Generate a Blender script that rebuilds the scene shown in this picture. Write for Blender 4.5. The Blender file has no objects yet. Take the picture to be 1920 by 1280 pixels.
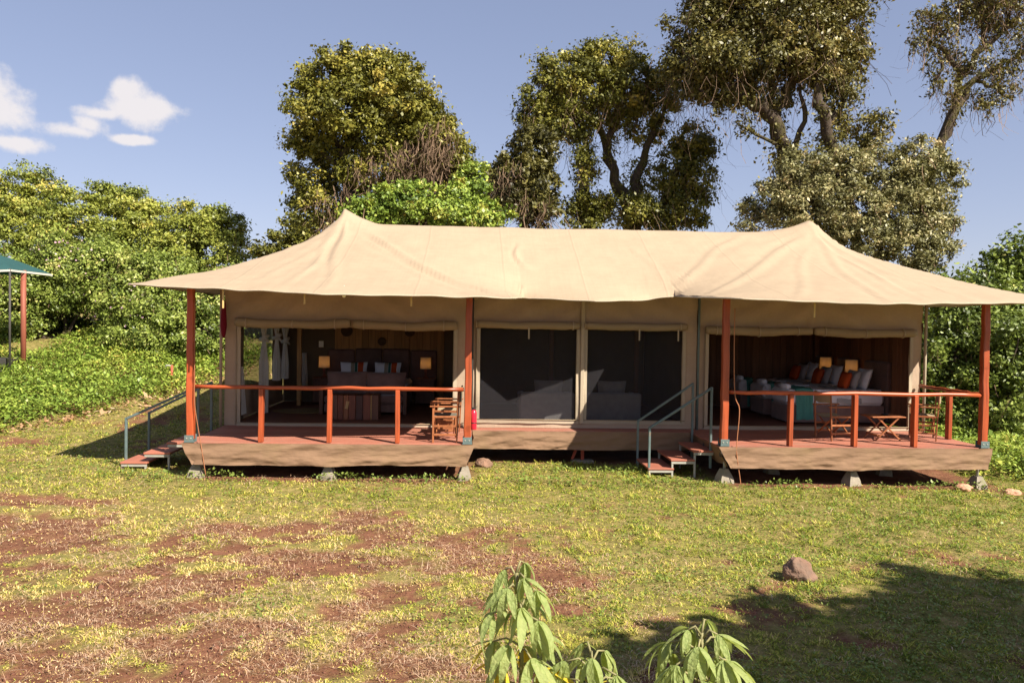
import bpy, math, random
import numpy as np
from mathutils import Vector, Matrix

# ------------------------------------------------------------------ camera
scene = bpy.context.scene
FPX = 1500.0                                     # focal length for a 1920 px wide frame
CAM = np.array([0.04, -13.77, 2.70])
YAW, PITCH, ROLL = math.radians(3.02), math.radians(-1.36), math.radians(0.88)
_F = np.array([math.sin(YAW)*math.cos(PITCH), math.cos(YAW)*math.cos(PITCH), math.sin(PITCH)])
_R0 = np.array([math.cos(YAW), -math.sin(YAW), 0.0]); _U0 = np.cross(_R0, _F)
_R = math.cos(ROLL)*_R0 + math.sin(ROLL)*_U0
_U = -math.sin(ROLL)*_R0 + math.cos(ROLL)*_U0
cd = bpy.data.cameras.new('camera')
cd.sensor_width = 36.0; cd.lens = FPX/1920*36.0; cd.clip_start = 0.05; cd.clip_end = 6000
cam = bpy.data.objects.new('camera', cd); scene.collection.objects.link(cam)
cam.matrix_world = Matrix(((_R[0], _U[0], -_F[0], CAM[0]), (_R[1], _U[1], -_F[1], CAM[1]),
                           (_R[2], _U[2], -_F[2], CAM[2]), (0, 0, 0, 1)))
scene.camera = cam

# ------------------------------------------------------------------ sun, sky, exposure
SUN_AZ, SUN_EL = math.radians(44.0), math.radians(42.5)   # from behind the camera, to the right
to_sun = Vector((math.sin(SUN_AZ)*math.cos(SUN_EL), -math.cos(SUN_AZ)*math.cos(SUN_EL), math.sin(SUN_EL)))
sl = bpy.data.lights.new('sun', 'SUN'); sl.energy = 5.0; sl.angle = math.radians(0.53); sl.color = (1.0, 0.92, 0.80)
sun = bpy.data.objects.new('sun', sl); scene.collection.objects.link(sun)
sun.rotation_euler = (-to_sun).to_track_quat('-Z', 'Y').to_euler(); sun.location = (20, -20, 30)

world = bpy.data.worlds.new('World'); scene.world = world; world.use_nodes = True
wn, wl = world.node_tree.nodes, world.node_tree.links
wn.clear()
def W(t, **k):
    n = wn.new(t)
    for a, b in k.items(): setattr(n, a, b)
    return n
def wm(op, a, b=None, c=None):
    n = W('ShaderNodeMath', operation=op)
    for i, v in enumerate((a, b, c)):
        if v is None: continue
        if isinstance(v, (int, float)): n.inputs[i].default_value = v
        else: wl.new(v, n.inputs[i])
    return n.outputs[0]
sky = W('ShaderNodeTexSky', sky_type='NISHITA', sun_disc=False, sun_elevation=SUN_EL,
        sun_rotation=math.atan2(to_sun.x, to_sun.y), altitude=1500.0, air_density=1.0, dust_density=1.6, ozone_density=1.2)
tc = W('ShaderNodeTexCoord'); sep = W('ShaderNodeSeparateXYZ'); wl.new(tc.outputs['Generated'], sep.inputs[0])
az = wm('ARCTAN2', sep.outputs[0], sep.outputs[1]); el = wm('ARCSINE', sep.outputs[2])
comb = W('ShaderNodeCombineXYZ'); wl.new(az, comb.inputs[0]); wl.new(el, comb.inputs[1])
n1 = W('ShaderNodeTexNoise'); n1.inputs['Scale'].default_value = 22.0; n1.inputs['Detail'].default_value = 10.0
n1.inputs['Roughness'].default_value = 0.62; wl.new(comb.outputs[0], n1.inputs['Vector'])
# fair-weather clouds: (azimuth, elevation, half width, half height) in degrees
CLOUDS = [(-29.9, 12.1, 2.6, 1.8), (-30.4, 13.4, 1.8, 1.5), (-22.2, 13.1, 2.6, 1.1), (-22.9, 14.1, 1.2, 1.0), (-20.8, 13.2, 1.8, 1.15),
          (-24.2, 12.6, 1.8, .5), (-25.6, 11.4, 2.2, .6), (-24.9, 11.8, 1.3, .75), (-22.6, 11.2, 1.5, .35), (-29.1, 10.3, 2.2, .6),
          (58, 14, 5, 2.0), (64, 15.5, 3, 2), (-75, 16, 6, 2.4), (-70, 19, 3, 1.8), (140, 18, 6, 2.5), (-130, 16, 7, 2.2), (-136, 19, 4, 2.0)]
field = None
for (ca, ce, ra, re) in CLOUDS:
    da = wm('DIVIDE', wm('SUBTRACT', az, math.radians(ca)), math.radians(ra))
    de = wm('DIVIDE', wm('SUBTRACT', el, math.radians(ce)), math.radians(re))
    d = wm('SUBTRACT', 1.0, wm('SQRT', wm('ADD', wm('MULTIPLY', da, da), wm('MULTIPLY', de, de))))
    field = d if field is None else wm('SMOOTH_MAX', field, d, 0.35)
dens = wm('ADD', field, wm('MULTIPLY', wm('SUBTRACT', n1.outputs['Fac'], 0.5), 2.1))
mr = W('ShaderNodeMapRange', interpolation_type='SMOOTHSTEP'); wl.new(dens, mr.inputs['Value'])
mr.inputs['From Min'].default_value = -0.05; mr.inputs['From Max'].default_value = 0.6
mr.inputs['To Max'].default_value = 0.95
SKY_K = 0.114
mixc = W('ShaderNodeMix', data_type='RGBA'); wl.new(mr.outputs[0], mixc.inputs['Factor'])
tint = W('ShaderNodeMix', data_type='RGBA', blend_type='MULTIPLY'); tint.inputs['Factor'].default_value = 1.0
gm = W('ShaderNodeGamma'); gm.inputs['Gamma'].default_value = 0.55; wl.new(sky.outputs[0], gm.inputs['Color']); wl.new(gm.outputs[0], tint.inputs['A']); tint.inputs['B'].default_value = (1.03, 0.99, 1.14, 1)
wl.new(tint.outputs['Result'], mixc.inputs['A']); mixc.inputs['B'].default_value = (0.405/SKY_K, 0.385/SKY_K, 0.39/SKY_K, 1)
bg = W('ShaderNodeBackground'); bg.inputs['Strength'].default_value = SKY_K
wl.new(mixc.outputs['Result'], bg.inputs['Color'])
wo = W('ShaderNodeOutputWorld'); wl.new(bg.outputs[0], wo.inputs['Surface'])

vs = scene.view_settings
vs.view_transform = 'Standard'; vs.look = 'None'; vs.exposure = 1.15; vs.gamma = 1.0
vs.use_curve_mapping = False
scene.cycles.max_bounces = 8; scene.cycles.transparent_max_bounces = 12
scene.cycles.use_denoising = True
scene.cycles.sample_clamp_indirect = 6.0

# ------------------------------------------------------------------ helpers
random.seed(5)
RNG = np.random.default_rng(11)
COL = scene.collection
def ray(px, py): return _F + _R*(px-960)/FPX + _U*(640-py)/FPX
def at(px, py, Y):
    d = ray(px, py); t = (Y-CAM[1])/d[1]; return CAM + t*d
def atz(px, py, Z):
    d = ray(px, py); t = (Z-CAM[2])/d[2]; return CAM + t*d

def tag(o, label=None, cat=None, group=None, kind=None):
    if label: o['label'] = label
    if cat: o['category'] = cat
    if group: o['group'] = group
    if kind: o['kind'] = kind
    return o
def thing(name, label, cat, loc=(0, 0, 0), rz=0.0, group=None):
    o = bpy.data.objects.new(name, None); COL.objects.link(o)
    o.empty_display_size = 0.1
    o.location = [float(v) for v in loc]; o.rotation_euler = (0, 0, rz)
    return tag(o, label, cat, group)
def copy_tree(o, parent=None):
    c = o.copy(); COL.objects.link(c); c.parent = parent
    for ch in list(o.children): copy_tree(ch, c)
    return c
def npmesh(name, V, Fc, mat, parent=None, attr=None, smooth=False, world=False):
    V = np.asarray(V, np.float32); Fc = np.asarray(Fc, np.int32)
    if world and parent is not None: V = V - np.array(parent.location, np.float32)
    me = bpy.data.meshes.new(name); k = Fc.shape[1]
    me.vertices.add(len(V)); me.vertices.foreach_set('co', V.ravel())
    me.loops.add(Fc.size); me.loops.foreach_set('vertex_index', Fc.ravel())
    me.polygons.add(len(Fc)); me.polygons.foreach_set('loop_start', np.arange(0, Fc.size, k, dtype=np.int32))
    me.update(calc_edges=True)
    if smooth: me.polygons.foreach_set('use_smooth', np.ones(len(Fc), bool))
    if attr:
        for an, av in attr.items():
            a = me.attributes.new(an, 'FLOAT', 'POINT'); a.data.foreach_set('value', np.asarray(av, np.float32))
    if mat: me.materials.append(mat)
    o = bpy.data.objects.new(name, me); COL.objects.link(o)
    if parent is not None: o.parent = parent
    return o

class MB:
    def __init__(s): s.v = []; s.f = []
    def add(s, vs, fs, M=None):
        b = len(s.v)
        for p in vs:
            p = Vector(p)
            s.v.append(M @ p if M else p)
        s.f += [tuple(i+b for i in f) for f in fs]; return s
    def box(s, lo, hi, c=0.006, M=None):
        lo = list(lo); hi = list(hi)
        for i in range(3):
            if lo[i] > hi[i]: lo[i], hi[i] = hi[i], lo[i]
        c = min(c, min(hi[i]-lo[i] for i in range(3))*0.3)
        V = []; idx = {}
        for sx in (0, 1):
            for sy in (0, 1):
                for sz in (0, 1):
                    full = [(lo, hi)[q][i] for i, q in enumerate((sx, sy, sz))]
                    sg = [1 if q == 0 else -1 for q in (sx, sy, sz)]
                    for ax in range(3):
                        p = [full[i]+(0 if i == ax else sg[i]*c) for i in range(3)]
                        idx[(sx, sy, sz, ax)] = len(V); V.append(p)
        Fs = []
        for ax in range(3):
            o1, o2 = [i for i in range(3) if i != ax]
            for sd in (0, 1):
                q = []
                for (a, b) in ((0, 0), (1, 0), (1, 1), (0, 1)):
                    k = [0, 0, 0]; k[ax] = sd; k[o1] = a; k[o2] = b; q.append(idx[(*k, ax)])
                Fs.append(q)
            for a in (0, 1):
                for b in (0, 1):
                    k0 = [0, 0, 0]; k0[o1] = a; k0[o2] = b; k1 = list(k0); k1[ax] = 1
                    Fs.append([idx[(*k0, o1)], idx[(*k1, o1)], idx[(*k1, o2)], idx[(*k0, o2)]])
        for sx in (0, 1):
            for sy in (0, 1):
                for sz in (0, 1): Fs.append([idx[(sx, sy, sz, a)] for a in range(3)])
        return s.add(V, Fs, M)
    def bar(s, a, b, w, h, c=0.004, up=(0, 0, 1)):
        a = Vector(a); b = Vector(b); d = b-a; L = d.length; z = d.normalized()
        x = Vector(up).cross(z)
        if x.length < 1e-4: x = Vector((1, 0, 0)).cross(z)
        x.normalize(); y = z.cross(x)
        M = Matrix(((x.x, y.x, z.x, a.x), (x.y, y.y, z.y, a.y), (x.z, y.z, z.z, a.z), (0, 0, 0, 1)))
        return s.box((-w/2, -h/2, 0), (w/2, h/2, L), c, M)
    def tube(s, pts, r, n=8, cap=True):
        pts = [Vector([float(q) for q in p]) for p in pts]
        r = list(r) if hasattr(r, '__len__') else [r]*len(pts)
        V = []; Fs = []; u = None
        for i, p in enumerate(pts):
            t = (pts[min(i+1, len(pts)-1)]-pts[max(i-1, 0)])
            t = t.normalized() if t.length > 1e-9 else Vector((0, 0, 1))
            if u is None:
                u = t.orthogonal().normalized()
            else:
                u = (u-t*u.dot(t)); u = u.normalized() if u.length > 1e-6 else t.orthogonal().normalized()
            w = t.cross(u)
            for k in range(n):
                a = 2*math.pi*k/n; V.append(p+(u*math.cos(a)+w*math.sin(a))*r[i])
        for i in range(len(pts)-1):
            for k in range(n):
                Fs.append((i*n+k, i*n+(k+1) % n, (i+1)*n+(k+1) % n, (i+1)*n+k))
        if cap:
            Fs.append(tuple(range(n))[::-1]); Fs.append(tuple((len(pts)-1)*n+k for k in range(n)))
        return s.add(V, Fs)
    def lathe(s, prof, n=20, M=None):
        V = []; Fs = []
        for r, z in prof:
            for k in range(n):
                a = 2*math.pi*k/n; V.append((r*math.cos(a), r*math.sin(a), z))
        for i in range(len(prof)-1):
            for k in range(n): Fs.append((i*n+k, i*n+(k+1) % n, (i+1)*n+(k+1) % n, (i+1)*n+k))
        Fs.append(tuple(range(n))[::-1]); Fs.append(tuple((len(prof)-1)*n+k for k in range(n)))
        return s.add(V, Fs, M)
    def cloth(s, fn, nu, nv, M=None):
        V = [fn(i/nu, j/nv) for i in range(nu+1) for j in range(nv+1)]
        Fs = [(i*(nv+1)+j, (i+1)*(nv+1)+j, (i+1)*(nv+1)+j+1, i*(nv+1)+j+1) for i in range(nu) for j in range(nv)]
        return s.add(V, Fs, M)
    def pillow(s, w, h, t, M=None, n=10, seed=0):
        rr = random.Random(seed)
        ph = rr.random()*6
        for sd in (1, -1):
            def fn(u, v):
                a, b = 2*u-1, 2*v-1
                k = max(0, (1-abs(a)**3.2))**.6*max(0, (1-abs(b)**3.2))**.6
                e = 1-0.09*(1-a*a)*0-0.07*(1-abs(a))*abs(b)**2
                f = 1-0.07*(1-abs(b))*abs(a)**2
                wr = 0.06*math.sin(5*a+3*b+ph)*k
                return (a*w/2*f, sd*t/2*(k+wr)+0, b*h/2*e)
            s.cloth(fn, n, n, M)
        return s
    def build(s, name, mat, parent=None, smooth=False, world=False):
        me = bpy.data.meshes.new(name)
        off = Vector(parent.location) if (world and parent is not None) else Vector((0, 0, 0))
        me.from_pydata([tuple(p-off) for p in s.v], [], s.f)
        if smooth: me.polygons.foreach_set('use_smooth', [True]*len(me.polygons))
        me.update()
        if mat: me.materials.append(mat)
        o = bpy.data.objects.new(name, me); COL.objects.link(o)
        if parent is not None: o.parent = parent
        return o
def TRS(loc=(0, 0, 0), rx=0, ry=0, rz=0):
    return Matrix.Translation(Vector([float(q) for q in loc])) @ Matrix.Rotation(rz, 4, 'Z') @ Matrix.Rotation(ry, 4, 'Y') @ Matrix.Rotation(rx, 4, 'X')

_tab = np.random.default_rng(3).random((256, 256))
def vnoise(x, y, s=0):
    x = np.asarray(x, float)+s*17.3; y = np.asarray(y, float)+s*9.1
    xi = np.floor(x).astype(int); yi = np.floor(y).astype(int); fx = x-xi; fy = y-yi
    fx = fx*fx*(3-2*fx); fy = fy*fy*(3-2*fy)
    g = lambda a, b: _tab[a & 255, b & 255]
    return (g(xi, yi)*(1-fx)+g(xi+1, yi)*fx)*(1-fy)+(g(xi, yi+1)*(1-fx)+g(xi+1, yi+1)*fx)*fy
def fbm(x, y, s=0, o=4):
    t = 0; a = .5; n = 0
    for k in range(o): t = t+a*vnoise(x*2**k, y*2**k, s+k*3.7); n += a; a *= .5
    return t/n
def sstep(a, b, x):
    t = np.clip((np.asarray(x, float)-a)/(b-a), 0, 1); return t*t*(3-2*t)

# ------------------------------------------------------------------ materials
class NT:
    def __init__(s, name):
        s.m = bpy.data.materials.new(name); s.m.use_nodes = True
        s.n, s.l = s.m.node_tree.nodes, s.m.node_tree.links
        s.b = s.n['Principled BSDF']; s.out = s.n['Material Output']
    def new(s, t, **k):
        n = s.n.new(t)
        for a, b in k.items(): setattr(n, a, b)
        return n
    def noise(s, vec, scale, detail=4, rough=.55):
        n = s.new('ShaderNodeTexNoise'); n.inputs['Scale'].default_value = scale
        n.inputs['Detail'].default_value = detail; n.inputs['Roughness'].default_value = rough
        s.l.new(vec, n.inputs['Vector']); return n.outputs['Fac']
    def ramp(s, fac, stops):
        r = s.new('ShaderNodeValToRGB'); e = r.color_ramp.elements
        while len(e) < len(stops): e.new(0.5)
        for q, (p, c) in zip(e, stops): q.position = p; q.color = (*c, 1)
        s.l.new(fac, r.inputs[0]); return r.outputs[0]
    def mix(s, fac, a, b, bt='MIX'):
        n = s.new('ShaderNodeMix', data_type='RGBA', blend_type=bt)
        for sock, v in ((n.inputs['Factor'], fac), (n.inputs['A'], a), (n.inputs['B'], b)):
            if isinstance(v, (int, float)): sock.default_value = v
            elif isinstance(v, tuple): sock.default_value = (*v, 1)
            else: s.l.new(v, sock)
        return n.outputs['Result']
    def mapr(s, fac, a, b, c=0, d=1):
        n = s.new('ShaderNodeMapRange'); s.l.new(fac, n.inputs[0])
        for i, v in enumerate((a, b, c, d)): n.inputs[i+1].default_value = v
        return n.outputs[0]
    def bump(s, h, strength, dist=0.01, prev=None):
        n = s.new('ShaderNodeBump'); n.inputs['Strength'].default_value = strength; n.inputs['Distance'].default_value = dist
        s.l.new(h, n.inputs['Height'])
        if prev is not None: s.l.new(prev, n.inputs['Normal'])
        return n.outputs[0]
    def coord(s, kind='Object', scale=(1, 1, 1), rnd=True):
        t = s.new('ShaderNodeTexCoord'); mp = s.new('ShaderNodeMapping'); mp.inputs['Scale'].default_value = scale
        s.l.new(t.outputs[kind], mp.inputs['Vector'])
        if rnd:
            oi = s.new('ShaderNodeObjectInfo'); ml = s.new('ShaderNodeVectorMath', operation='SCALE')
            cb = s.new('ShaderNodeCombineXYZ')
            for i in range(3): s.l.new(oi.outputs['Random'], cb.inputs[i])
            s.l.new(cb.outputs[0], ml.inputs[0]); ml.inputs['Scale'].default_value = 31.7
            s.l.new(ml.outputs[0], mp.inputs['Location'])
        return mp.outputs[0]
def sc(c, k): return tuple(min(1, max(0, v*k)) for v in c)
def mat(name, col, rough=.7, var=.18, scale=5, bump=.15, bscale=60, bdist=.004, stretch=(1, 1, 1), spec=.3, metal=0, rvar=.12, stain=None, sheen=0):
    N = NT(name); v = N.coord(scale=stretch)
    c = N.ramp(N.noise(v, scale, 6), [(.28, sc(col, 1-var)), (.72, sc(col, 1+var))])
    if stain:
        sf = N.mapr(N.noise(N.coord(), stain[1], 5, .6), stain[2], stain[3]); c = N.mix(sf, c, stain[0])
    if rvar:
        oi = N.new('ShaderNodeObjectInfo'); k = N.mapr(oi.outputs['Random'], 0, 1, 1-rvar, 1+rvar)
        cb = N.new('ShaderNodeCombineColor')
        for i in range(3): N.l.new(k, cb.inputs[i])
        c = N.mix(1.0, c, cb.outputs[0], 'MULTIPLY')
    N.l.new(c, N.b.inputs['Base Color']); N.b.inputs['Roughness'].default_value = rough
    N.b.inputs['Specular IOR Level'].default_value = spec; N.b.inputs['Metallic'].default_value = metal
    if sheen: N.b.inputs['Sheen Weight'].default_value = sheen
    if bump: N.l.new(N.bump(N.noise(v, bscale, 4), bump, bdist), N.b.inputs['Normal'])
    return N.m
def canvas(name, col, var=.1, trans=0.0, stain=None, wr=.25, wscale=(3, 3, 1.2), grime=None, seams=0):
    N = NT(name); v = N.coord(rnd=False)
    c = N.ramp(N.noise(v, 2.2, 6, .6), [(.3, sc(col, 1-var)), (.7, sc(col, 1+var))])
    vs_ = N.coord(scale=(90, 90, 6), rnd=False); vx = N.coord(scale=(6, 6, 90), rnd=False)
    th = N.noise(vs_, 1.0, 2); th2 = N.noise(vx, 1.0, 2)
    c = N.mix(N.mapr(th, .35, .65, 0, .16), c, sc(col, .72)); c = N.mix(N.mapr(th2, .35, .65, 0, .16), c, sc(col, .72))
    if stain: c = N.mix(N.mapr(N.noise(v, stain[1], 6, .65), stain[2], stain[3], 0, stain[4]), c, stain[0])
    N.l.new(c, N.b.inputs['Base Color']); N.b.inputs['Roughness'].default_value = .85; N.b.inputs['Specular IOR Level'].default_value = .15
    vw = N.coord(scale=wscale, rnd=False)
    b1 = N.bump(N.noise(vw, 1.6, 5, .55), wr, .05); b2 = N.bump(th, .12, .003, b1)
    if seams:                      # lapped seams between the cloth widths, with fine pull lines along them
        tc_ = N.new('ShaderNodeTexCoord'); sp = N.new('ShaderNodeSeparateXYZ'); N.l.new(tc_.outputs['Object'], sp.inputs[0])
        ns_ = N.new('ShaderNodeMath', operation='MULTIPLY_ADD'); N.l.new(N.noise(v, .8, 2), ns_.inputs[0]); ns_.inputs[1].default_value = .09; N.l.new(sp.outputs[0], ns_.inputs[2])
        pp = N.new('ShaderNodeMath', operation='PINGPONG'); N.l.new(ns_.outputs[0], pp.inputs[0]); pp.inputs[1].default_value = seams/2
        ln = N.mapr(pp.outputs[0], .0, .03, 1, 0)
        c = N.mix(ln, c, sc(col, .90)); N.l.new(c, N.b.inputs['Base Color'])
        b2 = N.bump(ln, .35, .01, b2)
        st_ = N.coord(scale=(1.2, 26, 1.2), rnd=False); st2 = N.coord(scale=(30, .8, .8), rnd=False)
        c = N.mix(N.mapr(N.noise(st_, 1.0, 5, .65), .45, .75, 0, .35), c, sc(col, .80)); c = N.mix(N.mapr(N.noise(st2, 1.0, 5, .65), .45, .75, 0, .35), c, sc(col, .82))
        N.l.new(c, N.b.inputs['Base Color'])
    N.l.new(b2, N.b.inputs['Normal'])
    if trans:
        t = N.new('ShaderNodeBsdfTranslucent'); N.l.new(c, t.inputs['Color']); N.l.new(b2, t.inputs['Normal'])
        mx = N.new('ShaderNodeMixShader'); mx.inputs[0].default_value = trans
        N.l.new(N.b.outputs[0], mx.inputs[1]); N.l.new(t.outputs[0], mx.inputs[2]); N.l.new(mx.outputs[0], N.out.inputs['Surface'])
    return N.m
def leafmat(name, stops, trans=.3, rough=.45, spec=.35):
    N = NT(name); a = N.new('ShaderNodeAttribute', attribute_name='tint')
    c = N.ramp(a.outputs['Fac'], stops)
    N.l.new(c, N.b.inputs['Base Color']); N.b.inputs['Roughness'].default_value = rough; N.b.inputs['Specular IOR Level'].default_value = spec
    t = N.new('ShaderNodeBsdfTranslucent'); c2 = N.mix(.5, c, (1.0, .95, .35), 'MULTIPLY'); N.l.new(c2, t.inputs['Color'])
    mx = N.new('ShaderNodeMixShader'); mx.inputs[0].default_value = trans
    N.l.new(N.b.outputs[0], mx.inputs[1]); N.l.new(t.outputs[0], mx.inputs[2]); N.l.new(mx.outputs[0], N.out.inputs['Surface'])
    return N.m
def wood(name, col, dark=.6, rough=.5, axis=2, spec=.4, rvar=.15, knots=True):
    N = NT(name); s = [14, 14, 14]; s[axis] = .9
    v = N.coord(scale=tuple(s)); g = N.noise(v, 1.4, 8, .62)
    c = N.ramp(g, [(.25, sc(col, dark)), (.55, col), (.8, sc(col, 1.18))])
    oi = N.new('ShaderNodeObjectInfo'); k = N.mapr(oi.outputs['Random'], 0, 1, 1-rvar, 1+rvar)
    cb = N.new('ShaderNodeCombineColor')
    for i in range(3): N.l.new(k, cb.inputs[i])
    c = N.mix(1.0, c, cb.outputs[0], 'MULTIPLY')
    if knots: c = N.mix(N.mapr(N.noise(N.coord(), 3.1, 3), .66, .74, 0, .5), c, sc(col, .4))
    N.l.new(c, N.b.inputs['Base Color']); N.b.inputs['Roughness'].default_value = rough; N.b.inputs['Specular IOR Level'].default_value = spec
    N.l.new(N.bump(g, .2, .004), N.b.inputs['Normal'])
    return N.m

m_roof = canvas('canvas_cream', (.38, .292, .20), .06, trans=.04, stain=((.27, .19, .13), 1.1, .55, .8, .3), wr=.22, wscale=(2.5, 2.5, 1.5), seams=1.52)
m_wall = canvas('canvas_khaki', (.40, .30, .215), .08, trans=.0, wr=.35)
m_trim = canvas('canvas_trim', (.40, .33, .24), .06, wr=.2)
m_flap = canvas('canvas_rolled', (.30, .235, .15), .08, wr=.3)
m_skirt = canvas('canvas_skirt', (.225, .138, .084), .08, wr=.4, wscale=(1.2, 3, 7), stain=((.19, .145, .058), 1.3, .5, .8, .4))
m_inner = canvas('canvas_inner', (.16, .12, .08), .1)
m_post = wood('orange_varnished_wood', (.36, .07, .022), .5, .42, 2, .45)
m_rail = wood('orange_varnished_rail', (.38, .075, .023), .5, .4, 0, .45)
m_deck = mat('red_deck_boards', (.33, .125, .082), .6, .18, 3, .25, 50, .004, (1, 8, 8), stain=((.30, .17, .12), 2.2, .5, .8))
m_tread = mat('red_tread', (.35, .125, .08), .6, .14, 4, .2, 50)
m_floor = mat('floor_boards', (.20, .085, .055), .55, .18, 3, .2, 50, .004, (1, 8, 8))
m_steel = mat('green_steel', (.10, .14, .135), .45, .15, 8, .1, 60, spec=.5, stain=((.20, .11, .06), 9, .62, .75))
m_alu = mat('pale_steel', (.33, .32, .27), .5, .12, 8, .1, 60, spec=.5)
m_dark = mat('dark_frame', (.05, .045, .04), .6)
m_conc = mat('concrete', (.25, .215, .165), .9, .2, 9, .6, 45, .012, stain=((.20, .19, .10), 5, .52, .7))
m_brick = mat('old_brick', (.45, .24, .15), .9, .25, 9, .6, 45, .01)
m_rock = mat('rock', (.23, .135, .09), .92, .35, 6, .9, 22, .03, stain=((.16, .11, .08), 4, .5, .66))
m_chairwood = wood('chair_teak', (.30, .105, .04), .55, .45, 2, .4)
m_chaircanvas = canvas('chair_canvas', (.30, .24, .15), .08)
m_chaircanvas_d = canvas('chair_canvas_dark', (.12, .11, .085), .08)
m_ext = mat('extinguisher_red', (.62, .02, .045), .28, .05, 3, 0, spec=.6)
m_black = mat('black_rubber', (.02, .02, .02), .5, .1)
m_white = canvas('white_linen', (.93, .92, .97), .04, wr=.35, wscale=(5, 5, 5))
m_curtain = canvas('white_voile', (.82, .80, .76), .05, trans=.3, wr=.3, wscale=(14, 14, 1))
m_grey = canvas('grey_linen', (.48, .47, .47), .06, wr=.35)
m_orange = canvas('orange_cloth', (.62, .10, .025), .07, wr=.3)
m_teal = canvas('teal_throw', (.10, .30, .25), .12, wr=.45, wscale=(8, 8, 8))
m_deepgreen = canvas('deep_green_band', (.05, .13, .10), .1)
m_leather = mat('brown_upholstery', (.135, .075, .062), .6, .22, 5, .5, 30, .01, sheen=.2)
m_leather2 = mat('plum_upholstery', (.26, .16, .14), .75, .2, 6, .5, 40, .008, sheen=.3)
m_sofa = mat('grey_upholstery', (.24, .225, .215), .85, .12, 8, .5, 120, .006, sheen=.2)
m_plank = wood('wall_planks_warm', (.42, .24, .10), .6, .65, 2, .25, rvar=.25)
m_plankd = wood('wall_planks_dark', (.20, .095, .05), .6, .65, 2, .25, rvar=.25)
m_slab = [wood('slab_red', (.20, .06, .03), .6, .5, 2), wood('slab_brown', (.16, .065, .035), .6, .5, 2), wood('slab_orange', (.26, .09, .035), .6, .5, 2), wood('slab_dark', (.09, .035, .025), .6, .5, 2)]
m_sap = mat('pale_sapwood', (.58, .36, .16), .6)
m_bamboo = mat('basket_weave', (.10, .06, .03), .8, .3, 18, .5, 60)
m_gtent = canvas('green_canvas', (.03, .085, .085), .1, trans=.1, wr=.25)
m_gtrim = canvas('pale_hem', (.62, .58, .5), .05)
m_redcloth = canvas('dark_red_cloth', (.15, .009, .022), .1, wr=.3)
m_cable = mat('cable', (.32, .13, .06), .6, .1)
m_yellow = canvas('yellow_strap', (.55, .40, .16), .08)
m_bulb = mat('white_plastic', (.8, .78, .72), .4, .03, 3, 0)
m_postd = wood('dull_red_wood', (.28, .085, .05), .62, .6, 2, .3)
m_redpipe = mat('red_pipe', (.42, .08, .04), .6)
m_rug = mat('sisal_rug', (.30, .22, .10), .95, .2, 14, .5, 90)
m_bark = mat('mossy_bark', (.062, .045, .032), .95, .4, 6, .9, 20, .04, stain=((.07, .062, .018), 2.5, .46, .6))
m_vine = mat('dry_vines', (.16, .105, .065), .9, .35, 4, 0)
def shade_mat():
    N = NT('lit_lampshade'); N.b.inputs['Base Color'].default_value = (.80, .70, .55, 1); N.b.inputs['Roughness'].default_value = .8
    t = N.new('ShaderNodeBsdfTranslucent'); t.inputs['Color'].default_value = (.85, .68, .42, 1)
    mx = N.new('ShaderNodeMixShader'); mx.inputs[0].default_value = .5
    N.l.new(N.b.outputs[0], mx.inputs[1]); N.l.new(t.outputs[0], mx.inputs[2]); N.l.new(mx.outputs[0], N.out.inputs['Surface'])
    return N.m
m_shade = shade_mat()
def bulb_mat():
    N = NT('glowing_bulb'); N.b.inputs['Base Color'].default_value = (.9, .6, .3, 1)
    N.b.inputs['Emission Color'].default_value = (1, .50, .16, 1); N.b.inputs['Emission Strength'].default_value = 2.6
    return N.m
m_glow = bulb_mat()
def screen_mat():
    N = NT('insect_screen'); v = N.coord(scale=(220, 40, 40), rnd=False)
    c = N.ramp(N.noise(v, 1, 3), [(.3, (.014, .0135, .016)), (.7, (.055, .050, .056))])
    N.l.new(c, N.b.inputs['Base Color']); N.b.inputs['Roughness'].default_value = .8; N.b.inputs['Specular IOR Level'].default_value = .2
    t = N.new('ShaderNodeBsdfTransparent'); mx = N.new('ShaderNodeMixShader'); mx.inputs[0].default_value = .55
    N.l.new(N.b.outputs[0], mx.inputs[1]); N.l.new(t.outputs[0], mx.inputs[2]); N.l.new(mx.outputs[0], N.out.inputs['Surface'])
    return N.m
m_screen = screen_mat()
G = lambda *a: a
m_leaf_olive = leafmat('leaves_olive', [(0, (0.065, 0.069, 0.012)), (.5, (0.171, 0.169, 0.026)), (.85, (0.301, 0.269, 0.049)), (1, (0.404, 0.328, 0.066))], .13)
m_leaf_brown = leafmat('leaves_bronze', [(0, (0.046, 0.044, 0.013)), (.5, (0.141, 0.13, 0.031)), (.85, (0.248, 0.208, 0.061)), (1, (0.348, 0.259, 0.085))], .13)
m_leaf_silver = leafmat('leaves_silvery', [(0, (0.07, 0.07, 0.023)), (.5, (0.199, 0.191, 0.072)), (.85, (0.358, 0.321, 0.147)), (1, (0.517, 0.408, 0.207))], .12)
m_leaf_yellow = leafmat('leaves_yellow_green', [(0, (0.08, 0.103, 0.015)), (.5, (0.226, 0.258, 0.041)), (.85, (0.368, 0.378, 0.07)), (1, (0.468, 0.396, 0.089))], .17)
m_leaf_green = leafmat('leaves_fresh_green', [(0, (0.074, 0.125, 0.017)), (.5, (0.2, 0.284, 0.041)), (.85, (0.36, 0.417, 0.071)), (1, (0.508, 0.433, 0.094))], .17)
m_leaf_mixed = leafmat('leaves_hedge', [(0, (0.057, 0.084, 0.014)), (.5, (0.188, 0.246, 0.04)), (.9, (0.342, 0.391, 0.089)), (1, (0.488, 0.453, 0.143))], .16)
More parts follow.
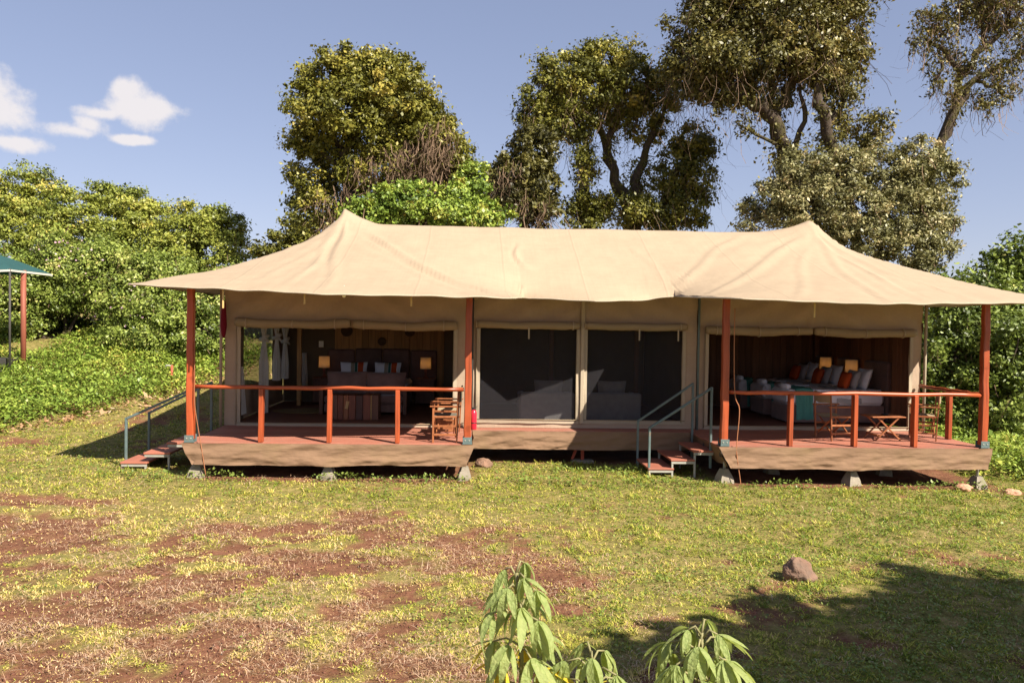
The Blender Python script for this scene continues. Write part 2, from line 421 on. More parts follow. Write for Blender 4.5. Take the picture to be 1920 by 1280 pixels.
m_grass = leafmat('grass_blades', [(0, (0.112, 0.171, 0.017)), (.3, (0.336, 0.358, 0.043)), (.55, (0.56, 0.484, 0.104)), (.78, (0.706, 0.517, 0.209)), (1, (0.82, 0.594, 0.323))], .25, .6, .2)
m_straw = leafmat('dry_straw', [(0, (0.306, 0.164, 0.08)), (.5, (0.51, 0.328, 0.192)), (1, (0.68, 0.525, 0.384))], .15, .7, .2)
m_weed = leafmat('lawn_weed_leaves', [(0, (0.076, 0.117, 0.021)), (.5, (0.162, 0.225, 0.042)), (1, (0.281, 0.324, 0.077))], .2)
m_flower = leafmat('pale_petals', [(0, (.45, .26, .32)), (1, (.60, .44, .46))], .3)
m_pleaf = leafmat('foreground_leaf', [(0, (.17, .25, .07)), (.5, (.34, .42, .135)), (1, (.50, .54, .21))], .5, .5, .3)
m_pleafy = leafmat('foreground_leaf_yellow', [(0, (.35, .36, .03)), (.5, (.60, .50, .04)), (1, (.72, .46, .05))], .35, .5, .3)
for _m in (m_pleaf, m_pleafy):
    _n = _m.node_tree; _b = _n.nodes['Principled BSDF']; _tc = _n.nodes.new('ShaderNodeTexCoord'); _nz = _n.nodes.new('ShaderNodeTexNoise'); _nz.inputs['Scale'].default_value = 9.0; _nz.inputs['Detail'].default_value = 6.0
    _n.links.new(_tc.outputs['Object'], _nz.inputs['Vector']); _bp = _n.nodes.new('ShaderNodeBump'); _bp.inputs['Strength'].default_value = .5; _bp.inputs['Distance'].default_value = .03; _n.links.new(_nz.outputs['Fac'], _bp.inputs['Height']); _n.links.new(_bp.outputs[0], _b.inputs['Normal'])
m_stem = mat('plant_stem', (.22, .20, .09), .7)

# ------------------------------------------------------------------ ground
DZ = 0.60                                         # deck level
L0, L1, R0, R1, YW = -4.66, 0.02, 4.51, 9.20, 2.14  # verandah post lines, tent wall line
def gh(x, y, fine=False):
    x = np.asarray(x, float); y = np.asarray(y, float)
    z = -.02-.0087*np.clip(x, -14, 14)
    s = np.clip((y-3.0)+.35*(-x-7), 0, None)*sstep(-4.5, -6.5, x)
    z = z+np.minimum(.0135*s*s, 1.2+.06*s)
    rr = np.sqrt(x*x+y*y)
    z = z-sstep(30, 200, rr)*6
    z = z+(fbm(x*.35, y*.35, 2, 3)-.5)*.22*sstep(.5, -3, y)*sstep(-16, -11, y+4)
    if fine: z = z+(fbm(x*2.3, y*2.3, 5, 4)-.5)*.075
    return z
def soil_mask(x, y):
    n = .45*fbm(x*.8, y*1.3, 1, 4)+.55*fbm(x*3.3, y*4.6, 6, 4)
    b = -.035+.125*sstep(3.2, -.5, x)*sstep(-1.6, -4.2, y)-.07*sstep(1.5, 4.5, x)
    b = b-.12*sstep(-2.6, -1.2, y)*sstep(3.5, 2.0, y)
    b = b+.35*np.exp(-(((x+6.2)/1.5)**2+((y+1.9)/.5)**2))
    m = sstep(.485, .60, n+b)
    under = np.maximum(sstep(L0-.25, L0+.1, x)*sstep(L1+.3, L1-.1, x), sstep(R0-.1, R0+.2, x)*sstep(R1+.6, R1+.1, x))*sstep(-.42, -.2, y+.25*(fbm(x*2, y*2, 8, 3)-.5))
    under = np.maximum(under, sstep(0, .2, x)*sstep(4.6, 4.4, x)*sstep(1.6, 1.9, y))*sstep(8.2, 7.8, y)
    trail = np.exp(-(((x-9.9)/1.1)**2+((y+.75+.45*(x-9.9))/.22)**2))
    return np.clip(np.maximum(np.maximum(m, under), trail*.9), 0, 1)
def axis(lo, hi, st, far):
    a = list(np.arange(lo, hi+1e-6, st)); s = st; l = []; v = lo
    while v > -far: s *= 1.35; v -= s; l.append(v)
    s = st; v = hi; r = []
    while v < far: s *= 1.35; v += s; r.append(v)
    return np.array(l[::-1]+a+r)
gx = axis(-13, 14, .1, 2500); gy = axis(-9.5, 4.5, .1, 2500)
GX, GY = np.meshgrid(gx, gy, indexing='ij'); GZ = gh(GX, GY, True)
nx, ny = GX.shape
I = np.arange(nx*ny).reshape(nx, ny)
Fq = np.stack([I[:-1, :-1], I[1:, :-1], I[1:, 1:], I[:-1, 1:]], -1).reshape(-1, 4)
SM = soil_mask(GX, GY)
GZ = GZ-.02*SM
def ground_mat():
    N = NT('soil_and_turf'); v = N.coord(rnd=False)
    a = N.new('ShaderNodeAttribute', attribute_name='soil')
    soil = N.ramp(N.noise(v, 2.6, 8, .65), [(.3, (.105, .043, .024)), (.55, (.195, .084, .047)), (.75, (.29, .140, .082))])
    soil = N.mix(N.mapr(N.noise(v, 34, 4, .7), .45, .72, 0, .5), soil, (.30, .165, .10))
    turf = N.ramp(N.noise(v, 9, 6, .65), [(.3, (.11, .105, .026)), (.55, (.26, .215, .07)), (.75, (.39, .26, .13))])
    f = N.mapr(N.noise(v, 6, 5, .7), .2, .8, -.35, .35); ad = N.new('ShaderNodeMath', operation='ADD', use_clamp=True)
    N.l.new(a.outputs['Fac'], ad.inputs[0]); N.l.new(f, ad.inputs[1])
    N.l.new(N.mix(ad.outputs[0], turf, soil), N.b.inputs['Base Color'])
    N.b.inputs['Roughness'].default_value = .95; N.b.inputs['Specular IOR Level'].default_value = .1
    b = N.bump(N.noise(v, 14, 8, .7), .9, .05); b = N.bump(N.noise(v, 70, 4, .7), .6, .012, b)
    N.l.new(b, N.b.inputs['Normal']); return N.m
ground = npmesh('ground', np.stack([GX, GY, GZ], -1).reshape(-1, 3), Fq, ground_mat(), attr={'soil': SM.ravel()}, smooth=True)
tag(ground, 'reddish soil ground with patchy turf around the tent', 'ground', kind='structure')

# kite-shaped leaves: base point, long axis a, side axis b (both scaled)
def kites(P, a, b, mid=.45, lift=None):
    n = len(P); V = np.empty((n, 4, 3), np.float32)
    V[:, 0] = P; V[:, 1] = P+a*mid+b*.5; V[:, 2] = P+a; V[:, 3] = P+a*mid-b*.5
    if lift is not None: V[:, 1] += lift; V[:, 3] += lift
    return V.reshape(-1, 3), np.arange(n*4, dtype=np.int32).reshape(n, 4)
def unit(v): return v/np.maximum(1e-9, np.linalg.norm(v, axis=-1, keepdims=True))

def lawn_points(n, rng, ylo=-8.6, yhi=11.0):
    # denser near the camera
    d = rng.random(n)
    d0, d1 = ylo-CAM[1], yhi-CAM[1]
    dist = d0*(d1/d0)**d
    u = rng.uniform(-.74, .76, n)
    x = CAM[0]+dist*(u+.053); y = CAM[1]+dist
    return x, y, dist
def in_deck(x, y):
    a = (x > L0-.05)*(x < L1+.1)*(y > -.0)*(y < 7.4); b = (x > R0-.1)*(x < R1+.1)*(y > -.0)*(y < 7.4); c_ = (x > -.1)*(x < 4.7)*(y > 1.9)*(y < 7.4)
    return (a+b+c_) > 0
rg = np.random.default_rng(21)
x, y, dist = lawn_points(585000, rg)
sm = soil_mask(x, y); cl = fbm(x*3.1, y*3.1, 9, 3); c2 = fbm(x*9.5, y*9.5, 19, 2)
keep = (rg.random(len(x)) < (.10+.9*(1-sm)**1.2)*(.4+1.3*sstep(.3, .62, cl))*(.25+1.15*sstep(.36, .58, c2))) & ~in_deck(x, y)
x, y, dist, cl, sm, c2 = x[keep], y[keep], dist[keep], cl[keep], sm[keep], c2[keep]
n = len(x)
ang = rg.uniform(0, 2*np.pi, n); tilt = rg.uniform(.05, .85, n)
Lh = rg.uniform(.018, .058, n)*(dist/9)**.55*(1+.6*sstep(.5, .75, cl))*(.6+.9*sstep(.4, .7, c2))*(1-.45*sm)*(1-.18*sstep(3, -2, x))
a = np.stack([np.cos(ang)*np.cos(tilt), np.sin(ang)*np.cos(tilt), np.sin(tilt)], -1)*Lh[:, None]
b = np.stack([-np.sin(ang), np.cos(ang), rg.normal(0, .3, n)], -1)*(rg.uniform(.0055, .0135, n)*(dist/9)**.8)[:, None]
z = gh(x, y, True)-.004
V, Fk = kites(np.stack([x, y, z], -1), a, b)
dry = .15+.36*sstep(4.5, -2.5, x)*sstep(-1.0, -3.2, y)+.12*sstep(3, -4, x)*sstep(-6, -1, y)+.55*(fbm(x*1.1, y*1.1, 14, 4)-.5)+.5*(fbm(x*5, y*5, 24, 2)-.5)
tn = np.clip(dry+.22*sm+rg.normal(0, .20, n), 0, 1)
grass = npmesh('grass', V, Fk, m_grass, attr={'tint': np.repeat(tn, 4)})
tag(grass, 'short patchy grass growing over the lawn', 'grass', kind='stuff')

# broad-leaved weeds in the turf
x, y, dist = lawn_points(90000, rg)
sm = soil_mask(x, y); cl = fbm(x*1.3, y*1.3, 31, 4)
edge = np.exp(-((y+.35)/.35)**2)*.25
keep = (rg.random(len(x)) < (1-sm)*sstep(.42, .66, cl+.16*sstep(1, 5, x)-.10*sstep(2, -2, x)*sstep(-1, -3, y)+edge)) & ~in_deck(x, y)
x, y, dist = x[keep], y[keep], dist[keep]; n = len(x)
ang = rg.uniform(0, 2*np.pi, n); tilt = rg.uniform(-.1, .7, n); Lh = rg.uniform(.018, .045, n)*(dist/10)**.6
a = np.stack([np.cos(ang)*np.cos(tilt), np.sin(ang)*np.cos(tilt), np.sin(tilt)], -1)*Lh[:, None]
b = np.stack([-np.sin(ang), np.cos(ang), rg.normal(0, .3, n)], -1)*(Lh*rg.uniform(.5, .8, n))[:, None]
V, Fk = kites(np.stack([x, y, gh(x, y, True)+rg.uniform(.0, .05, n)], -1), a, b)
weeds = npmesh('lawn_weeds', V, Fk, m_weed, attr={'tint': np.repeat(np.clip(rg.normal(.6, .25, n), 0, 1), 4)})
tag(weeds, 'small broad-leaved weeds in the lawn', 'weeds', kind='stuff')

# dry straw lying on the bare soil
x, y, dist = lawn_points(140000, rg, -8.6, 3.0)
sm = soil_mask(x, y); cl = fbm(x*2.6, y*3.4, 41, 5)
keep = (rg.random(len(x)) < sstep(.44, .64, cl+.06*sm)*(.2+.8*sstep(3.5, -1, x))*(.4+.6*sstep(-1.5, -3.5, y))) & ~in_deck(x, y)
x, y, dist, cl = x[keep], y[keep], dist[keep], cl[keep]; n = len(x)
ang = rg.uniform(0, 2*np.pi, n)+0; tilt = rg.normal(.12, .22, n); Lh = rg.uniform(.025, .06, n)*np.exp(rg.normal(.3, .5, n))
a = np.stack([np.cos(ang)*np.cos(tilt), np.sin(ang)*np.cos(tilt), np.sin(tilt)], -1)*Lh[:, None]
b = np.stack([-np.sin(ang), np.cos(ang), np.zeros(n)], -1)*(rg.uniform(.0035, .008, n)*(dist/9)**.8)[:, None]
V, Fk = kites(np.stack([x, y, gh(x, y, True)+rg.uniform(0, .025, n)], -1), a, b, lift=np.stack([np.zeros(n), np.zeros(n), rg.uniform(-.01, .03, n)], -1))
straw = npmesh('dry_straw', V, Fk, m_straw, attr={'tint': np.repeat(np.clip(rg.normal(.5, .28, n), 0, 1), 4)})
tag(straw, 'dry pale straw scattered over the bare soil', 'straw', kind='stuff')

# small clods of soil
x, y, dist = lawn_points(9000, rg, -8.6, 2.0)
keep = (rg.random(len(x)) < soil_mask(x, y)) & ~in_deck(x, y); x, y = x[keep], y[keep]; n = len(x)
oc = np.array([[1, 0, 0], [-1, 0, 0], [0, 1, 0], [0, -1, 0], [0, 0, 1], [0, 0, -1]], float)
of = np.array([[0, 2, 4], [2, 1, 4], [1, 3, 4], [3, 0, 4], [2, 0, 5], [1, 2, 5], [3, 1, 5], [0, 3, 5]])
r = rg.uniform(.006, .02, n)*(1+2*(rg.random(n) > .96))
V = (oc[None]*(1+rg.normal(0, .25, (n, 6, 1))))*r[:, None, None]*np.array([1, 1, .7])+np.stack([x, y, gh(x, y, True)-.015], -1)[:, None]
Fk = of[None]+(np.arange(n)*6)[:, None, None]
m_clod = mat('soil_clod', (.16, .07, .042), .95, .3, 8, .5, 30)
tag(npmesh('soil_clods', V.reshape(-1, 3), Fk.reshape(-1, 3), m_clod), 'loose crumbs of reddish soil', 'soil', kind='stuff')

# ------------------------------------------------------------------ foliage
def leaf_mass(clumps, n, leaf, rng, sub=.45, shell=.6, flat=.75, droop=.25, up=.55, wr=.5, size_var=.45, tmean=.5):
    """clumps: (centre xyz, radii xyz, weight). Leaves sit in tufts spread through each clump."""
    C = np.array([c_[0] for c_ in clumps], float); Rr = np.array([c_[1] for c_ in clumps], float); w = np.array([c_[2] for c_ in clumps], float)
    area = (Rr[:, 0]*Rr[:, 1]+Rr[:, 0]*Rr[:, 2]+Rr[:, 1]*Rr[:, 2])*w
    cnt = np.maximum(20, (n*area/area.sum())).astype(int)
    Ps, Os, Ts = [], [], []
    for c_, r, k, ar in zip(C, Rr, cnt, area/np.maximum(w, .01)):
        ns = max(8, int(ar*3.3/(sub*sub)))
        d = unit(rng.normal(size=(ns, 3))); q = 1-(1-shell)*rng.random(ns)**1.3
        q = q*(1+.13*rng.normal(size=ns))
        sc_ = c_+d*r*q[:, None]; st = rng.normal(0, .20, ns); ss = rng.uniform(.6, 1.35, ns)
        pick = rng.integers(0, ns, k)
        off = rng.normal(size=(k, 3))*sub*.37*ss[pick][:, None]; off[:, 2] *= flat
        P = sc_[pick]+off
        Ps.append(P); Os.append(unit(d[pick]*.7+unit(off)*.6)); Ts.append(st[pick])
    P = np.concatenate(Ps); O = np.concatenate(Os); T = np.concatenate(Ts); m = len(P)
    N_ = unit(O*.55+np.array([0, 0, up])+rng.normal(0, .62, (m, 3)))
    a = unit(np.cross(N_, rng.normal(size=(m, 3)))); a[:, 2] -= droop; a = unit(a)
    b = unit(np.cross(N_, a)); L = leaf*np.exp(rng.normal(0, size_var, m)); L = np.clip(L, leaf*.4, leaf*1.55)
    P = P-a*L[:, None]*.5
    V, Fk = kites(P, a*L[:, None], b*(L*wr*rng.uniform(.8, 1.25, m))[:, None], .42, -N_*(L*.08)[:, None])
    t = np.clip(tmean+T+rng.normal(0, .14, m), 0, 1)
    return V, Fk, np.repeat(t, 4), P
def clump_px(lst, dk=.85, jit=.25, rng=None):
    out = []
    for q in lst:
        px, py, Y, rx, ry = q[:5]; w = q[5] if len(q) > 5 else 1.0
        c_ = at(px, py, Y); k = np.linalg.norm(c_-CAM)/FPX
        out.append((c_, np.array([rx*k, (rx+ry)*.5*k*dk, ry*k]), w))
    return out
def strands(pts, rng, lmin, lmax, wid, spread=.25):
    """hanging vines and twigs, each a bent ribbon of three pieces"""
    n = len(pts); L = rng.uniform(lmin, lmax, n); Vs = []; Fs = []
    p = pts.copy(); d = unit(np.stack([rng.normal(0, spread, n), rng.normal(0, spread, n), -np.ones(n)], -1))
    th = rng.uniform(0, np.pi, n); sd = np.stack([np.cos(th), np.sin(th), np.zeros(n)], -1)*(wid*rng.uniform(.6, 1.5, n))[:, None]
    rows = [np.stack([p-sd/2, p+sd/2], 1)]
    for k in range(4):
        p = p+d*(L/4)[:, None]; d = unit(d+rng.normal(0, spread*1.7, (n, 3))); rows.append(np.stack([p-sd/2, p+sd/2], 1))
    V = np.stack(rows, 1).reshape(-1, 3); base = (np.arange(n)*10)[:, None, None]
    q = np.array([[0, 1, 3, 2], [2, 3, 5, 4], [4, 5, 7, 6], [6, 7, 9, 8]])
    return V, (q[None]+base).reshape(-1, 4)
def limb(mb, pts, r0, r1, rng, n=9, wob=.06):
    """pts: (px, py, Y); a tapered, slightly crooked limb"""
    P = [at(*p) for p in pts]; out = []; rad = []
    T = len(P)-1
    for i in range(T):
        for k in range(4):
            t = k/4; out.append(P[i]*(1-t)+P[i+1]*t+rng.normal(0, wob, 3)*(1 if k else .4))
    out.append(P[-1])
    for i in range(len(out)): s_ = i/(len(out)-1); rad.append((r0*(1-s_)+r1*s_)*(1+.12*rng.normal()))
    mb.tube(out, rad, n)
def tree(name, label, cat, base, limbs, clumps, n, leaf, lm, rng, group=None, vines=None, vine_n=0, vine_w=.02, vlen=(.5, 1.6), tufts=0, **kw):
    bp = np.array([base[0], base[1], float(gh(base[0], base[1]))])
    t = thing(name, label, cat, bp, 0, group)
    mb = MB()
    for L_ in limbs:
        limb(mb, L_[0], L_[1], L_[2], rng)
    # the first limb runs down to the ground
    p0 = at(*limbs[0][0][0]); mb.tube([bp+np.array([0, 0, -.2]), bp*.6+p0*.4+np.array([.1, 0, 0]), p0], [limbs[0][1]*1.5, limbs[0][1]*1.15, limbs[0][1]], 10)
    cl3 = clump_px(clumps); nodes = []
    for L_ in limbs:
        pp = [at(*p) for p in L_[0]]
        for p, q in zip(pp[:-1], pp[1:]):
            for s_ in np.linspace(0, 1, 6)[:-1]: nodes.append(p*(1-s_)+q*s_)
    nodes = np.array(nodes)
    # secondary branches reach from the limbs out into the foliage
    for c_, r_v, w in cl3:
        for k in range(max(2, int(5*w))):
            e = c_+unit(rng.normal(size=3))*r_v*rng.uniform(.4, .95); d_ = ((nodes-e)**2).sum(1)+rng.uniform(0, 1.2, len(nodes)); b_ = nodes[d_.argmin()]
            L2 = np.linalg.norm(e-b_)
            if L2 < .3: continue
            m1 = b_*.66+e*.34+rng.normal(0, .10*L2, 3)-np.array([0, 0, .05*L2]); m2 = b_*.33+e*.67+rng.normal(0, .08*L2, 3)
            r0 = min(.07, .016+.018*L2); mb.tube([b_, m1, m2, e], [r0, r0*.75, r0*.5, r0*.2], 5)
    mb.build('trunk', m_bark, t, smooth=True, world=True)
    if tufts:                                       # epiphytes and moss clothing the limbs
        for q in nodes[rng.random(len(nodes)) < tufts]: cl3.append((q+rng.normal(0, .12, 3), np.array([.16, .16, .26])*rng.uniform(.5, 1.5), .3))
    V, Fk, tn, P = leaf_mass(cl3, n, leaf, rng, **kw)
    npmesh('crown', V, Fk, lm, t, attr={'tint': tn}, world=True)
    if vine_n:
        src = P
        if vines:
            Vv, _, _, src = leaf_mass(clump_px(vines), vine_n, .1, rng, sub=.5, shell=.5)
        src = src[rng.integers(0, len(src), vine_n)]
        V2, F2 = strands(src, rng, vlen[0], vlen[1], vine_w)
        npmesh('vines', V2, F2, m_vine, t, world=True)
    return t

# ------------------------------------------------------------------ the tent
tent = thing('safari_tent', 'long cream and khaki canvas safari tent with two peaked roofs', 'tent', (2.25, 4.5, 0))
YP = 4.0
PKL, PKR = (-2.71, 5.15), (7.73, 5.12)
EAVE = np.array([[-5.45, -.6, 3.22], [-2.24, -1.38, 3.10], [.72, -.95, 3.10], [1.0, 1.12, 3.17], [2.3, .63, 3.105], [3.36, 1.0, 3.17],
                 [3.87, 1.05, 3.25], [4.3, -1.35, 3.13], [6.66, -1.4, 3.09], [10.1, -.65, 3.19]])
HIPL = [5.15, 4.752, 4.481, 4.281, 4.116, 3.958, 3.819, 3.693, 3.572, 3.484, 3.395, 3.304, 3.22]
HIPR = [5.12, 4.746, 4.447, 4.268, 4.116, 3.992, 3.868, 3.741, 3.615, 3.505, 3.398, 3.293, 3.19]
def make_roof():
    dx = .1; YB = 8.9
    xs = np.arange(-5.45, 10.1001, dx); ys = np.arange(-1.4, 9.4001, dx)
    X, Y = np.meshgrid(xs, ys, indexing='ij')
    yf = np.interp(xs, EAVE[:, 0], EAVE[:, 1]); zf = np.interp(xs, EAVE[:, 0], EAVE[:, 2])
    Z = np.full(X.shape, 3.6); fix = np.zeros(X.shape, bool)
    m = Y <= yf[:, None]+1e-6; fix |= m; Z[m] = np.broadcast_to(zf[:, None], X.shape)[m]
    m = Y >= YB; fix |= m; Z[m] = 3.2
    fix[0] = True; Z[0] = 3.22; fix[-1] = True; Z[-1] = 3.19
    def setp(x, y, z):
        i = int(round((x-xs[0])/dx)); j = int(round((y-ys[0])/dx))
        if 0 <= i < len(xs) and 0 <= j < len(ys): fix[i, j] = True; Z[i, j] = z
    def along(a, b, zs):
        for t in np.linspace(0, 1, 300):
            z = np.interp(t, np.linspace(0, 1, len(zs)), zs); x = a[0]+(b[0]-a[0])*t; y = a[1]+(b[1]-a[1])*t
            setp(x, y, z)
    for (P, hips, cor) in ((PKL, HIPL, EAVE[0]), (PKR, HIPR, EAVE[-1])):
        along((P[0], YP), cor[:2], hips); along((P[0], YP), (cor[0], 2*YP-cor[1]), hips)
    ridge_x = [-2.71, -2.35, -1.97, -1.5, 2.25, 6.0, 6.48, 6.84, 7.33, 7.73]; ridge_z = [5.15, 4.95, 4.80, 4.79, 4.79, 4.81, 4.82, 4.86, 4.97, 5.12]
    for x in np.arange(-2.71, 7.74, .05): setp(x, YP, np.interp(x, ridge_x, ridge_z))
    for it in range(5000):
        A = .25*(np.roll(Z, 1, 0)+np.roll(Z, -1, 0)+np.roll(Z, 1, 1)+np.roll(Z, -1, 1)); Z = np.where(fix, Z, A)
    # resample on columns that follow the eave exactly
    ux = np.unique(np.round(np.concatenate([np.linspace(-5.45, 10.1, 190), EAVE[:, 0], np.linspace(.72, 1.0, 7), np.linspace(3.87, 4.3, 9), PKL[0]+np.array([-.12, -.06, 0, .06, .12]), PKR[0]+np.array([-.12, -.06, 0, .06, .12])]), 4))
    nv = 110
    f0 = np.interp(ux, EAVE[:, 0], EAVE[:, 1]); fz = np.interp(ux, EAVE[:, 0], EAVE[:, 2])
    UX = np.repeat(ux[:, None], nv, 1); UY = np.concatenate([f0[:, None]+(YP-f0)[:, None]*np.linspace(0, 1, 66)[None], np.repeat((YP+(YB-YP)*np.linspace(0, 1, 45)[1:])[None], len(ux), 0)], 1)
    fi = np.clip((UX-xs[0])/dx, 0, len(xs)-1.001); fj = np.clip((UY-ys[0])/dx, 0, len(ys)-1.001)
    i = fi.astype(int); j = fj.astype(int); a = fi-i; b = fj-j
    UZ = (Z[i, j]*(1-a)+Z[i+1, j]*a)*(1-b)+(Z[i, j+1]*(1-a)+Z[i+1, j+1]*a)*b
    UZ[:, 0] = fz
    # creases: radial folds below the peaks, diagonal folds to the tied corners, ripples along the hem
    for (P, ) in ((PKL,), (PKR,)):
        r = np.hypot(UX-P[0], UY-YP); th = np.arctan2(UY-YP, UX-P[0])
        UZ = UZ+np.exp(-r/1.3)*np.minimum(r, .5)*.035*(np.sin(th*17+1)+.6*np.sin(th*29))
    def fold(ax, ay, bx, by, amp, w, ph=0):
        d = np.array([bx-ax, by-ay]); L = np.hypot(*d); d = d/L
        s = ((UX-ax)*d[0]+(UY-ay)*d[1])/L; q = (UX-ax)*d[1]-(UY-ay)*d[0]; q = q+.06*np.sin(s*9+ph)
        m_ = sstep(0.03, .25, s)*sstep(1.03, .8, s)
        return amp*m_*(np.exp(-(q/w)**2)-.7*np.exp(-((q-1.7*w)/w)**2)-.35*np.exp(-((q+2.2*w)/(1.4*w))**2))
    UZ = UZ+fold(PKL[0], YP, .72, -.95, .060, .085)+fold(PKL[0]+.2, YP-.6, .60, -1.0, .030, .06, 2)+fold(PKL[0]+.1, YP-1.2, .3, -.98, .018, .07, 4)
    UZ = UZ+fold(PKL[0], YP, -2.24, -1.38, .018, .07, 1)+fold(PKL[0]-.1, YP-.3, -2.9, -1.2, .018, .06, 3)+fold(PKL[0], YP, -3.6, -1.0, .014, .07, 5)
    UZ = UZ+fold(PKR[0], YP, 4.05, -.2, .030, .09, 2)+fold(PKR[0]-.2, YP-.3, 5.2, -1.3, .016, .06, 1)+fold(PKR[0], YP, 6.66, -1.4, .022, .07)+fold(PKR[0], YP, 7.5, -1.2, .016, .06, 3)+fold(PKR[0], YP-.1, 8.4, -1.0, .016, .06, 6)+fold(6.2, YP, 3.87, 1.05, .022, .08, 1)
    UZ = UZ+fold(1.0, 3.4, 1.05, 1.15, .012, .05, 1)+fold(.9, 3.0, 1.3, 1.0, .012, .05, 2)+fold(3.4, 3.2, 3.85, 1.1, .014, .05, 3)+fold(-1.2, 2.2, .66, -.9, .016, .05, 2)
    UZ = UZ+(fbm(UX*1.1, UY*1.1, 3, 4)-.5)*.05*sstep(0, .5, UY-f0[:, None])
    edge = np.exp(-(UY-f0[:, None])/.35)
    UZ = UZ+edge*.006*(np.sin(UX*4.1+np.sin(UX*1.7)*2))+edge*.004*np.sin(UX*9.3)
    V = np.stack([UX, UY, UZ], -1)
    n0, n1 = UX.shape; I = np.arange(n0*n1).reshape(n0, n1)
    Fk = np.stack([I[:-1, :-1], I[1:, :-1], I[1:, 1:], I[:-1, 1:]], -1).reshape(-1, 4)
    return V, Fk
RV, RF = make_roof()
roof = npmesh('roof_canopy', RV.reshape(-1, 3), RF, m_roof, tent, smooth=True, world=True)
hem = MB(); hem.tube(RV[:, 0]+np.array([0, -.004, -.008]), .013, 6); hem.tube(RV[0, :]+np.array([0, 0, -.006]), .012, 6); hem.tube(RV[-1, :]+np.array([0, 0, -.006]), .012, 6)
hem.build('hem', m_trim, roof, smooth=True)
roof.children[0].matrix_local = Matrix.Translation(-Vector(tent.location))
def roof_z(x, y):
    d = (RV[..., 0]-x)**2+(RV[..., 1]-y)**2; return float(RV[..., 2].ravel()[d.argmin()])

def wall_panel(x0, x1, z0, z1, y, holes, seed, amp=.028, st=.06):
    """canvas front with openings; the cloth hangs in shallow drag folds"""
    def grid(lo, hi, cuts):
        g = sorted(set([lo, hi]+[c_ for c_ in cuts if lo < c_ < hi])); o = []
        for p, q in zip(g[:-1], g[1:]): k = max(1, int((q-p)/st)); o += list(np.linspace(p, q, k+1)[:-1])
        return np.array(o+[hi])
    gx_ = grid(x0, x1, [h[0] for h in holes]+[h[1] for h in holes]); gz_ = grid(z0, z1, [h[2] for h in holes]+[h[3] for h in holes])
    X, Z = np.meshgrid(gx_, gz_, indexing='ij')
    w = (fbm(X*1.1+Z*1.3, Z*2.2-X*.9, seed, 4)-.5)*2*amp
    w = w+amp*.9*np.sin((X*3.2+Z*4.6*np.sign(X-(x0+x1)/2))*2.1+seed)*sstep(2.45, 2.8, Z)
    V = np.stack([X, y+w, Z], -1); n0, n1 = X.shape; I = np.arange(n0*n1).reshape(n0, n1); Fk = []
    for i in range(n0-1):
        for j in range(n1-1):
            cx, cz = (gx_[i]+gx_[i+1])/2, (gz_[j]+gz_[j+1])/2
            if any(h[0] < cx < h[1] and h[2] < cz < h[3] for h in holes): continue
            Fk.append((I[i, j], I[i+1, j], I[i+1, j+1], I[i, j+1]))
    return V.reshape(-1, 3), Fk
BAYS = [('left', -4.74, .06, [(-4.43, -.28, .66, 2.55)]), ('mid', .08, 4.61, [(.25, 2.17, .77, 2.58), (2.39, 4.31, .77, 2.58)]), ('right', 4.63, 9.27, [(4.85, 9.01, .68, 2.56)])]
for k, (nm_, x0, x1, holes) in enumerate(BAYS):
    V, Fk = wall_panel(x0, x1, DZ+.005, 3.36, YW, holes, 5+k)
    wp = npmesh('wall_panel', V, Fk, m_wall, tent, smooth=True, world=True)
    for (a, b, c_, d) in holes:      # pale binding sewn round each opening
        for (q0, q1, r0, r1) in ((a-.075, a+.0, c_-.04, d), (b-.0, b+.075, c_-.04, d), (a-.075, b+.075, c_-.075, c_+.0)):
            mb = MB(); mb.cloth(lambda u, v, q0=q0, q1=q1, r0=r0, r1=r1: (q0+(q1-q0)*u, YW-.034+.008*math.sin(u*3.1+v*11), r0+(r1-r0)*v+.004*math.sin(u*20)), 24 if q1-q0 > 1 else 2, 24 if r1-r0 > 1 else 2)
            mb.build('opening_trim', m_trim, tent, smooth=True, world=True)
            mb = MB(); mb.tube([(q0, YW-.04, r0), (q0, YW-.04, r1)] if r1-r0 > 1 else [(q0, YW-.04, r1), (q1, YW-.04, r1)], .008, 6); mb.build('piping', m_flap, tent, smooth=True, world=True)
def rolled(x0, x1, z, r, seed, sag=.03, y=YW-.10, straps=(.12, .5, .88)):
    rr = random.Random(seed); pts = []; rad = []
    n = 30
    for i in range(n+1):
        t = i/n; pts.append((x0+(x1-x0)*t, y+.006*math.sin(9*t+seed), z-sag*4*t*(1-t)*rr.uniform(.9, 1.1)+.006*math.sin(13*t+seed*2)))
        rad.append(r*(1+.07*math.sin(7*t+seed)+rr.uniform(-.05, .05))*(.8 if i in (0, n) else 1))
    mb = MB(); mb.tube(pts, rad, 14); o = mb.build('rolled_flap', m_flap, tent, smooth=True, world=True)
    for s_ in straps:
        i = int(s_*n); p = pts[i]; mb = MB()
        ring = [(p[0], p[1]+math.cos(a)*rad[i]*1.07, p[2]+math.sin(a)*rad[i]*1.07) for a in np.linspace(0, 2*math.pi, 17)]
        mb.tube(ring, .011, 5); c_ = mb.build('strap', m_trim, o, smooth=True); c_.matrix_local = Matrix.Translation(-Vector(tent.location))
    return o
rolled(-4.52, -2.30, 2.63, .085, 1, .035); rolled(-2.24, -.20, 2.63, .085, 2, .045)
rolled(.17, 2.22, 2.66, .075, 3, .015, straps=(.03, .96)); rolled(2.33, 4.38, 2.66, .075, 4, .015, straps=(.03, .95))
rolled(4.76, 6.93, 2.62, .085, 5, .03); rolled(6.98, 9.10, 2.62, .085, 6, .04)
